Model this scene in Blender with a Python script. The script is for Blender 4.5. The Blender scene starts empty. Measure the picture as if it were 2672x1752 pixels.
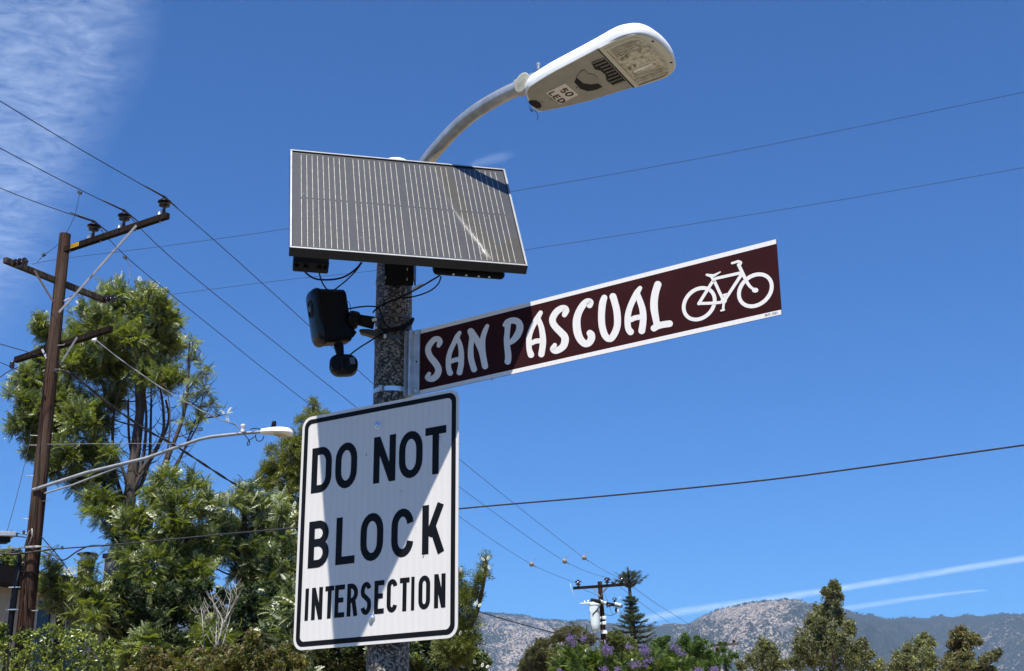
import bpy, math, random
import numpy as np
from mathutils import Vector, Matrix, noise as mnoise

random.seed(7); RNG = np.random.default_rng(11)
sc = bpy.context.scene
V = lambda *a: np.array(a, float)

# ------------------------------------------------------------------ camera
PW, PH, FPX = 2672.0, 1752.0, 3600.0           # photograph size and focal length in its pixels
CAM_R = V(0.99996754, 0.00258439, -0.00763106)
CAM_U = V(0.00805681, -0.32076102, 0.94712589)
CAM_F = V(0.0, 0.94715663, 0.32077143)
EYE = V(0, 0, 1.6)
cam_data = bpy.data.cameras.new('camera'); cam = bpy.data.objects.new('camera', cam_data)
sc.collection.objects.link(cam); sc.camera = cam
cam_data.sensor_width = 36.0; cam_data.lens = FPX/PW*36.0
cam_data.clip_start = 0.05; cam_data.clip_end = 400000
cam.matrix_world = Matrix(((CAM_R[0], CAM_U[0], -CAM_F[0], 0), (CAM_R[1], CAM_U[1], -CAM_F[1], 0),
                           (CAM_R[2], CAM_U[2], -CAM_F[2], 1.6), (0, 0, 0, 1)))
sc.render.resolution_x = 1024; sc.render.resolution_y = 671

# ------------------------------------------------------------------ sky, sun, exposure
SUN_EL, SUN_AZ = math.radians(65.0), math.radians(-12.0)
SUN = V(math.sin(SUN_AZ)*math.cos(SUN_EL), -math.cos(SUN_AZ)*math.cos(SUN_EL), math.sin(SUN_EL))
world = bpy.data.worlds.new('World'); sc.world = world; world.use_nodes = True
wn = world.node_tree; wn.nodes.clear()
wo = wn.nodes.new('ShaderNodeOutputWorld'); wb = wn.nodes.new('ShaderNodeBackground')
sky = wn.nodes.new('ShaderNodeTexSky'); sky.sky_type = 'NISHITA'; sky.sun_disc = False
sky.sun_elevation = SUN_EL; sky.sun_rotation = math.pi + math.radians(12.0)
sky.altitude = 100; sky.air_density = 1.0; sky.dust_density = 0.0; sky.ozone_density = 3.0
gam = wn.nodes.new('ShaderNodeMix'); gam.data_type = 'RGBA'; gam.blend_type = 'MULTIPLY'; gam.inputs[0].default_value = 1.0
gam.inputs[7].default_value = (0.345, 0.655, 1.08, 1)
wb.inputs[1].default_value = 0.075
gm = wn.nodes.new('ShaderNodeGamma'); gm.inputs[1].default_value = 1.25
g2 = wn.nodes.new('ShaderNodeMix'); g2.data_type = 'RGBA'; g2.blend_type = 'MULTIPLY'; g2.inputs[0].default_value = 1.0; g2.inputs[7].default_value = (0.72, 0.745, 0.62, 1)
wn.links.new(sky.outputs[0], gam.inputs[6]); wn.links.new(gam.outputs[2], gm.inputs[0]); wn.links.new(gm.outputs[0], g2.inputs[6]); wn.links.new(g2.outputs[2], wb.inputs[0]); wn.links.new(wb.outputs[0], wo.inputs[0])
sun_data = bpy.data.lights.new('sun', 'SUN'); sun_data.energy = 5.0; sun_data.angle = math.radians(0.53)
sun_data.color = (1.0, 0.955, 0.885)
sun_ob = bpy.data.objects.new('sun', sun_data); sc.collection.objects.link(sun_ob)
sun_ob.rotation_euler = Vector(SUN).to_track_quat('Z', 'Y').to_euler()
sun_ob.location = (0, 0, 50)
sc.view_settings.view_transform = 'Standard'; sc.view_settings.look = 'None'
sc.view_settings.exposure = 0.9; sc.view_settings.gamma = 1.0
sc.view_settings.use_curve_mapping = False
sc.cycles.max_bounces = 8; sc.cycles.transparent_max_bounces = 24
sc.cycles.volume_bounces = 0; sc.cycles.caustics_reflective = False; sc.cycles.caustics_refractive = False

# ------------------------------------------------------------------ measuring helpers
def ray(px, py): return CAM_F + CAM_R*((px-PW/2)/FPX) - CAM_U*((py-PH/2)/FPX)
def at(px, py, y):
    d = ray(px, py); return EYE + d*(y/d[1])
def atz(px, py, z):
    d = ray(px, py); return EYE + d*((z-1.6)/d[2])
def onp(px, py, P0, n):
    d = ray(px, py); return EYE + d*(np.dot(P0-EYE, n)/np.dot(d, n))
def K(x, y): return x*1.12269, y*1.12269          # coordinates read at 2380 wide
def unit(v): v = np.asarray(v, float); return v/np.linalg.norm(v)
def pxm(P): return np.dot(P-EYE, CAM_F)/FPX       # metres per photo pixel at P

# ------------------------------------------------------------------ objects
def tag(o, label=None, cat=None, group=None, kind=None):
    if label: o['label'] = label
    if cat: o['category'] = cat
    if group: o['group'] = group
    if kind: o['kind'] = kind
    return o
def thing(name, label, cat, loc, group=None):
    o = bpy.data.objects.new(name, None); sc.collection.objects.link(o)
    o.location = tuple(loc); o.empty_display_size = 0.2
    return tag(o, label, cat, group)
class MB:
    def __init__(s): s.v = []; s.f = []; s.n = 0; s.t = []
    def add(s, v, f, tint=0.5):
        v = np.asarray(v, float).reshape(-1, 3)
        s.v.append(v); s.f += [tuple(int(i)+s.n for i in q) for q in f]; s.n += len(v)
        s.t.append(np.full(len(v), tint) if np.isscalar(tint) else np.asarray(tint)); return s
    def box(s, c, ax, ay, az, sx, sy, sz, tint=0.5):
        c = np.asarray(c, float); ax, ay, az = unit(ax)*sx/2, unit(ay)*sy/2, unit(az)*sz/2
        v = [c+i*ax+j*ay+k*az for i in (-1, 1) for j in (-1, 1) for k in (-1, 1)]
        return s.add(v, [(0,1,3,2), (4,6,7,5), (0,4,5,1), (2,3,7,6), (0,2,6,4), (1,5,7,3)], tint)
    def beam(s, a, b, w, h, up=(0,0,1), tint=0.5):
        a = np.asarray(a, float); b = np.asarray(b, float); d = unit(b-a); sd = unit(np.cross(d, up)); u = np.cross(sd, d)
        return s.box((a+b)/2, d, sd, u, np.linalg.norm(b-a), w, h, tint)
    def tube(s, pts, r, n=8, caps=True, tint=0.5):
        P = [np.asarray(p, float) for p in pts]; m = len(P)
        R = [r]*m if np.isscalar(r) else list(r)
        T = [unit(P[min(i+1, m-1)]-P[max(i-1, 0)]) for i in range(m)]
        a = unit(np.cross(T[0], V(0.13, 0.21, 0.97) if abs(T[0][2]) < 0.9 else V(1, 0.1, 0)))
        vs = []
        ang = np.arange(n)*2*math.pi/n; ca, sa = np.cos(ang)[:, None], np.sin(ang)[:, None]
        for i in range(m):
            a = unit(a - T[i]*np.dot(a, T[i])); b = np.cross(T[i], a)
            vs.append(P[i] + R[i]*(ca*a + sa*b))
        f = [(i*n+j, i*n+(j+1) % n, (i+1)*n+(j+1) % n, (i+1)*n+j) for i in range(m-1) for j in range(n)]
        if caps: f += [tuple(range(n-1, -1, -1)), tuple((m-1)*n+j for j in range(n))]
        return s.add(np.concatenate(vs), f, tint)
    def lathe(s, c, axis, prof, n=16, tint=0.5):
        axis = unit(axis); return s.tube([np.asarray(c)+axis*h for h, _ in prof], [max(r, 1e-4) for _, r in prof], n, True, tint) if False else s._lathe(c, axis, prof, n, tint)
    def _lathe(s, c, axis, prof, n, tint):
        a = unit(np.cross(axis, V(0.3, 0.9, 0.1) if abs(axis[1]) < 0.9 else V(1, 0, 0))); b = np.cross(axis, a)
        ang = np.arange(n)*2*math.pi/n; vs = [np.asarray(c)+axis*h+max(r, 1e-4)*(np.cos(ang)[:, None]*a+np.sin(ang)[:, None]*b) for h, r in prof]
        m = len(prof); f = [(i*n+j, i*n+(j+1) % n, (i+1)*n+(j+1) % n, (i+1)*n+j) for i in range(m-1) for j in range(n)]
        f += [tuple(range(n-1, -1, -1)), tuple((m-1)*n+j for j in range(n))]
        return s.add(np.concatenate(vs), f, tint)
    def prism(s, outline, n, depth, tint=0.5):
        P = np.asarray(outline, float); m = len(P); n = unit(n)
        Q = P - n*depth
        f = [tuple(range(m)), tuple(range(2*m-1, m-1, -1))] + [(i, m+i, m+(i+1) % m, (i+1) % m) for i in range(m)]
        return s.add(np.concatenate([P, Q]), f, tint)
    def build(s, name, mat, parent=None, smooth=False, bevel=0, kind=None, label=None, seg=2):
        me = bpy.data.meshes.new(name)
        vv = np.concatenate(s.v); me.from_pydata(vv.tolist(), [], s.f); me.update()
        at_ = me.attributes.new('tint', 'FLOAT', 'POINT'); at_.data.foreach_set('value', np.concatenate(s.t).astype(np.float32))
        return finish(me, name, mat, parent, smooth, bevel, kind, label, seg)
def finish(me, name, mat, parent=None, smooth=False, bevel=0, kind=None, label=None, seg=2):
    me.materials.append(mat)
    if smooth is True: me.polygons.foreach_set('use_smooth', [True]*len(me.polygons))
    o = bpy.data.objects.new(name, me); sc.collection.objects.link(o)
    if parent is not None:
        o.parent = parent
        if parent.type == 'EMPTY': o.location = tuple(-np.array(parent.location))
    if bevel:
        b = o.modifiers.new('bevel', 'BEVEL'); b.width = bevel; b.segments = seg; b.limit_method = 'ANGLE'
    if smooth == 'auto' or bevel:
        me.polygons.foreach_set('use_smooth', [True]*len(me.polygons))
        try:
            me.set_sharp_from_angle(angle=math.radians(40))
        except Exception: pass
    if kind: o['kind'] = kind
    if label: o['label'] = label
    return o
def quads(name, verts, faces, tint, mat, parent=None, kind=None, smooth=False, label=None):
    """fast mesh from numpy arrays, faces (n,4)"""
    me = bpy.data.meshes.new(name); nv, nf = len(verts), len(faces)
    me.vertices.add(nv); me.vertices.foreach_set('co', np.ascontiguousarray(verts, np.float32).ravel())
    me.loops.add(nf*4); me.loops.foreach_set('vertex_index', np.ascontiguousarray(faces, np.int32).ravel())
    me.polygons.add(nf); me.polygons.foreach_set('loop_start', np.arange(0, nf*4, 4, dtype=np.int32))
    me.update(calc_edges=True)
    a = me.attributes.new('tint', 'FLOAT', 'POINT'); a.data.foreach_set('value', np.asarray(tint, np.float32))
    return finish(me, name, mat, parent, smooth, 0, kind, label)

# ------------------------------------------------------------------ materials
def newmat(name):
    m = bpy.data.materials.new(name); m.use_nodes = True; nt = m.node_tree
    return m, nt, nt.nodes['Principled BSDF'], nt.nodes['Material Output']
def N(nt, t, **kw):
    n = nt.nodes.new(t)
    for k, v in kw.items():
        if k.startswith('i_'): n.inputs[int(k[2:])].default_value = v
        else: setattr(n, k, v)
    return n
def ramp(nt, fac, stops):
    r = nt.nodes.new('ShaderNodeValToRGB'); e = r.color_ramp.elements
    while len(e) < len(stops): e.new(0.5)
    for q, (p, c) in zip(e, stops):
        q.position = p; q.color = (*c, 1) if len(c) == 3 else c
    nt.links.new(fac, r.inputs[0]); return r.outputs[0]
def coords(nt, scale=(1, 1, 1)):
    tc = nt.nodes.new('ShaderNodeTexCoord'); mp = nt.nodes.new('ShaderNodeMapping')
    mp.inputs['Scale'].default_value = scale; nt.links.new(tc.outputs['Object'], mp.inputs[0]); return mp.outputs[0]
def noise_(nt, vec, scale, detail=5, rough=0.6):
    n = N(nt, 'ShaderNodeTexNoise'); n.inputs['Scale'].default_value = scale; n.inputs['Detail'].default_value = detail
    n.inputs['Roughness'].default_value = rough; nt.links.new(vec, n.inputs['Vector']); return n.outputs['Fac']
def mixc(nt, f, a, b, mode='MIX'):
    m = nt.nodes.new('ShaderNodeMix'); m.data_type = 'RGBA'; m.blend_type = mode
    for i, v in ((0, f), (6, a), (7, b)):
        if hasattr(v, 'is_output'): nt.links.new(v, m.inputs[i])
        elif i == 0: m.inputs[0].default_value = v
        else: m.inputs[i].default_value = (*v, 1)
    return m.outputs[2]
def bump(nt, bs, h, strength, dist):
    b = nt.nodes.new('ShaderNodeBump'); b.inputs['Strength'].default_value = strength; b.inputs['Distance'].default_value = dist
    nt.links.new(h, b.inputs['Height']); nt.links.new(b.outputs[0], bs.inputs['Normal'])
def mat(name, col, rough=0.6, metal=0.0, var=0.25, scale=12, stretch=(1, 1, 1), bstr=0.0, bdist=0.002, dark=None, coat=0.0, spec=None):
    m, nt, bs, out = newmat(name)
    vec = coords(nt, stretch); f = noise_(nt, vec, scale)
    c0 = dark or tuple(c*(1-var) for c in col); c1 = tuple(min(1, c*(1+var*0.6)) for c in col)
    nt.links.new(ramp(nt, f, [(0.3, c0), (0.7, c1)]), bs.inputs['Base Color'])
    bs.inputs['Roughness'].default_value = rough; bs.inputs['Metallic'].default_value = metal
    bs.inputs['Specular IOR Level'].default_value = spec if spec is not None else (0.5 if rough < .3 else 0.25)
    if coat: bs.inputs['Coat Weight'].default_value = coat; bs.inputs['Coat Roughness'].default_value = 0.08
    if bstr: bump(nt, bs, f, bstr, bdist)
    return m
M = {}
M['white_sheet'] = mat('white_sheet', (0.74, 0.76, 0.79), 0.42, 0, 0.05, 7)
M['white_print'] = mat('white_print', (0.78, 0.80, 0.82), 0.4, 0, 0.04, 9)
M['black_print'] = mat('black_print', (0.006, 0.006, 0.007), 0.5, 0, 0.3, 8, spec=.12)
M['brown_sheet'] = mat('brown_sheet', (0.034, 0.0095, 0.010), 0.5, 0, 0.12, 9, spec=.05)
M['alu'] = mat('aluminium', (0.62, 0.63, 0.64), 0.32, 0.9, 0.18, 30, (1, 1, 0.1))
M['alu_dull'] = mat('dull_aluminium', (0.55, 0.56, 0.58), 0.45, 0.7, 0.25, 25)
M['galv'] = mat('galvanised_steel', (0.52, 0.52, 0.50), 0.34, 0.7, 0.3, 22, (1, 1, 1), 0.15, 0.001)
M['black_plastic'] = mat('black_plastic', (0.004, 0.004, 0.005), 0.42, 0, 0.3, 15, spec=.14)
M['black_face'] = mat('black_gloss_plastic', (0.004, 0.005, 0.009), 0.22, 0, 0.3, 15, spec=.25)
M['black_rubber'] = mat('black_rubber', (0.005, 0.005, 0.006), 0.5, 0, 0.3, 30, spec=.12)
M['white_paint'] = mat('white_enamel', (0.80, 0.81, 0.80), 0.35, 0, 0.06, 14)
M['grey_paint'] = mat('grey_enamel', (0.33, 0.325, 0.285), 0.5, 0, 0.14, 18)
M['cream_disc'] = mat('cream_plastic', (0.62, 0.59, 0.45), 0.5, 0, 0.1, 50)
M['dark_hole'] = mat('dark_cavity', (0.02, 0.02, 0.02), 0.8)  # near-black for the shade inside openings, also for dark screws and rivets
M['wire'] = mat('weathered_wire', (0.05, 0.05, 0.055), 0.6, 0.3, 0.3, 9)
M['wire_light'] = mat('aluminium_wire', (0.28, 0.29, 0.30), 0.5, 0.5, 0.3, 9)
M['glaze'] = mat('brown_glaze', (0.022, 0.014, 0.012), 0.14, 0, 0.3, 10)
M['glaze_white'] = mat('white_glaze', (0.75, 0.77, 0.78), 0.2, 0, 0.05, 10)
M['yellow_tag'] = mat('yellow_tag', (0.62, 0.36, 0.02), 0.5, 0, 0.15, 20)
M['stucco'] = mat('cream_stucco', (0.44, 0.41, 0.36), 0.9, 0, 0.08, 6, bstr=0.3, bdist=0.004)
M['eave'] = mat('dark_brown_fascia', (0.010, 0.006, 0.005), 0.7, 0, 0.3, 8)
M['frame_white'] = mat('white_window_frame', (0.55, 0.56, 0.55), 0.5)
M['chimney'] = mat('dark_sheet_metal', (0.035, 0.036, 0.040), 0.5, 0.3, 0.3, 5)
M['chimney_wood'] = mat('weathered_board', (0.20, 0.18, 0.155), 0.9, 0, 0.35, 8, (6, 6, 0.6))
M['transformer'] = mat('pale_transformer_paint', (0.60, 0.66, 0.66), 0.4, 0, 0.08, 4)
M['bark'] = mat('grey_brown_bark', (0.075, 0.062, 0.052), 0.95, 0, 0.45, 7, (3, 3, 0.6), 0.6, 0.02)
M['bark_pale'] = mat('pale_bark', (0.28, 0.25, 0.21), 0.9, 0, 0.35, 6, (3, 3, 0.6), 0.4, 0.02)
M['dead_wood'] = mat('bleached_twig', (0.40, 0.37, 0.33), 0.9, 0, 0.25, 12)
M['ground'] = mat('dry_ground', (0.205, 0.155, 0.095), 0.95, 0, 0.3, 0.35, bstr=0.4, bdist=0.03)
M['asphalt'] = mat('asphalt', (0.06, 0.058, 0.056), 0.9, 0, 0.25, 6, bstr=0.3, bdist=0.004)
M['concrete'] = mat('concrete', (0.30, 0.285, 0.25), 0.9, 0, 0.15, 3)

def retro(name, col, sx):                       # reflective sheeting: faint vertical bands and a fine honeycomb
    m, nt, bs, out = newmat(name); vec = coords(nt)
    w = N(nt, 'ShaderNodeTexWave', wave_type='BANDS', bands_direction='X'); w.inputs['Scale'].default_value = sx
    w.inputs['Distortion'].default_value = 0.4; nt.links.new(vec, w.inputs['Vector'])
    vo = N(nt, 'ShaderNodeTexVoronoi'); vo.inputs['Scale'].default_value = 260; nt.links.new(vec, vo.inputs['Vector'])
    f2 = noise_(nt, vec, 5)
    a = mixc(nt, w.outputs['Fac'], tuple(c*0.95 for c in col), col)
    b = mixc(nt, ramp(nt, vo.outputs['Distance'], [(0.0, (0, 0, 0)), (0.6, (0.25,)*3)]), a, tuple(c*0.75 for c in col))
    c = mixc(nt, ramp(nt, f2, [(0.35, (0, 0, 0)), (0.75, (0.35,)*3)]), b, tuple(c*0.86 for c in col))
    nt.links.new(c, bs.inputs['Base Color']); bs.inputs['Roughness'].default_value = 0.4
    return m
M['white_sheet'] = retro('white_reflective_sheet', (0.69, 0.655, 0.605), 12)
M['white_print'] = retro('white_reflective_print', (0.78, 0.745, 0.69), 20)

def m_terrazzo():
    m, nt, bs, out = newmat('exposed_aggregate'); vec = coords(nt)
    n1 = N(nt, 'ShaderNodeTexNoise'); n1.inputs['Scale'].default_value = 60; nt.links.new(vec, n1.inputs['Vector'])
    vm = N(nt, 'ShaderNodeVectorMath', operation='MULTIPLY_ADD'); vm.inputs[1].default_value = (0.012,)*3
    nt.links.new(n1.outputs['Color'], vm.inputs[0]); nt.links.new(vec, vm.inputs[2])
    vo = N(nt, 'ShaderNodeTexVoronoi'); vo.inputs['Scale'].default_value = 130; nt.links.new(vm.outputs[0], vo.inputs['Vector'])
    edge = N(nt, 'ShaderNodeTexVoronoi', feature='DISTANCE_TO_EDGE'); edge.inputs['Scale'].default_value = 130; nt.links.new(vm.outputs[0], edge.inputs['Vector'])
    sep = N(nt, 'ShaderNodeSeparateColor'); nt.links.new(vo.outputs['Color'], sep.inputs[0])
    chip = ramp(nt, sep.outputs[0], [(0.0, (0.010, 0.010, 0.010)), (0.42, (0.03, 0.029, 0.027)), (0.5, (0.12, 0.108, 0.09)), (0.8, (0.22, 0.20, 0.17)), (1.0, (0.36, 0.33, 0.29))])
    col = mixc(nt, ramp(nt, edge.outputs['Distance'], [(0.02, (1, 1, 1)), (0.10, (0, 0, 0))]), chip, (0.012, 0.012, 0.012))
    nt.links.new(col, bs.inputs['Base Color']); bs.inputs['Roughness'].default_value = 0.65
    bump(nt, bs, edge.outputs['Distance'], 0.5, 0.004)
    return m
M['aggregate'] = m_terrazzo()

def m_wood(name, a, b, c):
    m, nt, bs, out = newmat(name)
    f = noise_(nt, coords(nt, (9, 9, 0.35)), 2.2, 8, 0.75); g = noise_(nt, coords(nt, (1, 1, 0.25)), 1.3, 3)
    h = noise_(nt, coords(nt, (40, 40, 1.5)), 1.5, 4, 0.7)
    col = mixc(nt, ramp(nt, f, [(0.44, (0, 0, 0)), (0.56, (1, 1, 1))]), a, b)
    cr = noise_(nt, coords(nt, (22, 22, 0.22)), 1.6, 6, 0.8)
    col = mixc(nt, ramp(nt, g, [(0.4, (0, 0, 0)), (0.7, (0.75,)*3)]), col, c)
    col = mixc(nt, ramp(nt, cr, [(0.40, (1, 1, 1)), (0.47, (0, 0, 0))]), col, tuple(q*0.15 for q in a))
    nt.links.new(col, bs.inputs['Base Color']); bs.inputs['Roughness'].default_value = 0.9; bs.inputs['Specular IOR Level'].default_value = 0.08
    bump(nt, bs, h, 1.0, 0.02); return m
M['pole_wood'] = m_wood('creosoted_pole_wood', (0.008, 0.004, 0.003), (0.070, 0.030, 0.019), (0.125, 0.092, 0.070))
M['arm_wood'] = m_wood('dark_crossarm_wood', (0.006, 0.004, 0.003), (0.022, 0.014, 0.010), (0.035, 0.026, 0.02))
M['arm_grey'] = m_wood('grey_crossarm_wood', (0.03, 0.024, 0.018), (0.10, 0.082, 0.064), (0.12, 0.105, 0.09))

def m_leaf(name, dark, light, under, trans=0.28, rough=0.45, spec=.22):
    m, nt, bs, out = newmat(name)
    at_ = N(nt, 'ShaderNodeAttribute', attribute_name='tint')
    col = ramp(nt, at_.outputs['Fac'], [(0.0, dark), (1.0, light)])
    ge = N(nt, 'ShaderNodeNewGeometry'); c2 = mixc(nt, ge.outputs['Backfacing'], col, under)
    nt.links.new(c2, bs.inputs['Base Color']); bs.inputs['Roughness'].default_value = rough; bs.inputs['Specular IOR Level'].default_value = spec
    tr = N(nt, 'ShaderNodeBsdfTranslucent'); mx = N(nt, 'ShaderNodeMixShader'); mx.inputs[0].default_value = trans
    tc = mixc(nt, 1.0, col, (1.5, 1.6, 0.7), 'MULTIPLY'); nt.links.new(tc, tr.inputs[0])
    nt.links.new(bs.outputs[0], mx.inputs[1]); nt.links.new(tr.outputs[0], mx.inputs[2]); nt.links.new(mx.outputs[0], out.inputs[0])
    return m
M['leaf_oak'] = m_leaf('silk_oak_leaf', (0.022, 0.038, 0.004), (0.25, 0.29, 0.035), (0.24, 0.28, 0.12), .3, .38, .5)
M['leaf_silver'] = m_leaf('silvery_leaf', (0.050, 0.078, 0.014), (0.25, 0.29, 0.08), (0.38, 0.42, 0.26), .28, .38, .5)
M['leaf_tip'] = m_leaf('sunlit_leaf_tip', (0.40, 0.44, 0.30), (0.68, 0.70, 0.55), (0.7, 0.72, 0.62), 0.2)  # sunlight on silver leaf undersides painted in as whitish tips
M['leaf_olive'] = m_leaf('olive_leaf', (0.040, 0.055, 0.008), (0.18, 0.19, 0.03), (0.13, 0.15, 0.05))
M['leaf_gloss'] = m_leaf('glossy_hedge_leaf', (0.010, 0.022, 0.002), (0.29, 0.34, 0.045), (0.16, 0.20, 0.04), 0.25, 0.3, .6)
M['leaf_green'] = m_leaf('fresh_green_leaf', (0.028, 0.065, 0.012), (0.10, 0.17, 0.03), (0.07, 0.11, 0.03))
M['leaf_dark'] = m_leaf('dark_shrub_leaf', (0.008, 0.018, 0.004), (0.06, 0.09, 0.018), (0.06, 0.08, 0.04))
M['leaf_brown'] = m_leaf('bronze_leaf', (0.07, 0.055, 0.022), (0.22, 0.15, 0.045), (0.14, 0.11, 0.05))
M['leaf_gum'] = m_leaf('eucalyptus_leaf', (0.065, 0.070, 0.030), (0.17, 0.15, 0.06), (0.12, 0.12, 0.06))
M['leaf_pine'] = m_leaf('norfolk_pine_needle', (0.03, 0.048, 0.022), (0.11, 0.125, 0.065), (0.05, 0.07, 0.04))
M['leaf_syc'] = m_leaf('sycamore_leaf', (0.024, 0.034, 0.009), (0.25, 0.26, 0.095), (0.16, 0.16, 0.09))
M['band_dark'] = mat('dark_band_metal', (0.10, 0.10, 0.105), .5, .5, .3, 20)  # darker metal for the upper post bands and the camera clamp bands
M['galv_dark'] = mat('dull_galvanised_steel', (0.26, 0.28, 0.30), .55, .3, .2, 6)
M['petal'] = m_leaf('jacaranda_flower', (0.13, 0.09, 0.27), (0.27, 0.20, 0.46), (0.24, 0.18, 0.42), 0.35)
M['rust_leaf'] = m_leaf('rust_flower', (0.20, 0.05, 0.015), (0.40, 0.13, 0.03), (0.3, 0.1, 0.03))
# ================================================================== ground
def sheet(name, x0, x1, y0, y1, z, m, kind='structure', label=None, cat=None):
    b = MB(); b.add([(x0,y0,z),(x1,y0,z),(x1,y1,z),(x0,y1,z)], [(0,1,2,3)]); o = b.build(name, m); tag(o, label, cat, None, kind); return o
sheet('ground', -40000, 40000, -40000, 40000, 0.0, M['ground'])
sheet('road', -300, 300, -9.0, 3.4, 0.004, M['asphalt'])
b = MB(); b.box((0, 4.9, 0.07), (1,0,0), (0,1,0), (0,0,1), 600, 2.7, 0.14); tag(b.build('pavement', M['concrete'], bevel=0.02), kind='structure')

# ================================================================== ribbons and prints on a flat sign
class Plane:
    """a flat sheet standing in the place: origin P0, unit axes u (along) and v (up), outward normal n"""
    def __init__(s, P0, u, v):
        s.P0 = np.asarray(P0, float); s.u = unit(u); s.v = unit(v); s.n = unit(np.cross(s.u, s.v))
        if np.dot(s.n, EYE-s.P0) < 0: s.n = -s.n
    def uv(s, px, py):
        P = onp(px, py, s.P0, s.n) - s.P0; return V(np.dot(P, s.u), np.dot(P, s.v))
    def P(s, uv, off=0.0): return s.P0 + s.u*uv[0] + s.v*uv[1] + s.n*off
def ribbon2d(pts, w, closed=False):
    p = [np.asarray(q, float) for q in pts]; m = len(p); w = [w]*m if np.isscalar(w) else w; L, R = [], []
    for i in range(m):
        a = p[(i-1) % m] if (closed or i > 0) else p[i]; c = p[(i+1) % m] if (closed or i < m-1) else p[i]
        d1 = p[i]-a; d2 = c-p[i]
        d1 = d1/np.linalg.norm(d1) if np.linalg.norm(d1) > 1e-9 else None; d2 = d2/np.linalg.norm(d2) if np.linalg.norm(d2) > 1e-9 else None
        if d1 is None: d1 = d2
        if d2 is None: d2 = d1
        t = unit(d1+d2); nn = V(-t[1], t[0]); k = 1/max(0.35, np.dot(nn, V(-d1[1], d1[0])))
        L.append(p[i]+nn*w[i]/2*k); R.append(p[i]-nn*w[i]/2*k)
    return L, R
def smooth_pts(pts, n=6):
    """Catmull-Rom through rows of numbers"""
    p = [np.asarray(q, float) for q in pts]; out = []
    for i in range(len(p)-1):
        a = p[max(i-1, 0)]; b_ = p[i]; c = p[i+1]; d = p[min(i+2, len(p)-1)]
        for k in range(n):
            t = k/n; out.append(0.5*((2*b_)+(-a+c)*t+(2*a-5*b_+4*c-d)*t*t+(-a+3*b_-3*c+d)*t**3))
    out.append(p[-1]); return out
def brush(mb, pl, pts, off, conv, n=6, closed=False):
    """a round-ended brush stroke traced as (x, y, width) rows; conv turns traced x, y into photo pixels"""
    S = smooth_pts(pts, n)
    L, R = ribbon2d([q[:2] for q in S], [q[2] for q in S])
    cap = []
    def arc(c, frm, w):
        a0 = math.atan2(*(frm-c)[::-1]); return [c + w/2*V(math.cos(a0-math.pi*k/8), math.sin(a0-math.pi*k/8)) for k in range(1, 8)]
    c1 = arc(S[-1][:2], L[-1], S[-1][2]); c0 = arc(S[0][:2], R[0], S[0][2])
    m = len(L); seq = L+R+c1+c0
    W = [pl.P(pl.uv(*conv(*q)), off) for q in seq]
    f = [(i, i+1, m+i+1, m+i) for i in range(m-1)]
    k = 2*m; f.append(tuple([m-1]+list(range(k, k+7))+[2*m-1])); k += 7; f.append(tuple([m]+list(range(k, k+7))+[0]))
    mb.add(W, f)
def rrect(x0, y0, x1, y1, r, n=8):
    out = []
    for cx, cy, a0 in ((x1-r, y1-r, 0), (x0+r, y1-r, 90), (x0+r, y0+r, 180), (x1-r, y0+r, 270)):
        for k in range(n+1):
            a = math.radians(a0+90*k/n); out.append((cx+r*math.cos(a), cy+r*math.sin(a)))
    return out
def ring(mb, pl, A, B, off):
    m = len(A); mb.add([pl.P(q, off) for q in A]+[pl.P(q, off) for q in B], [(i, (i+1) % m, m+(i+1) % m, m+i) for i in range(m)])

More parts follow.
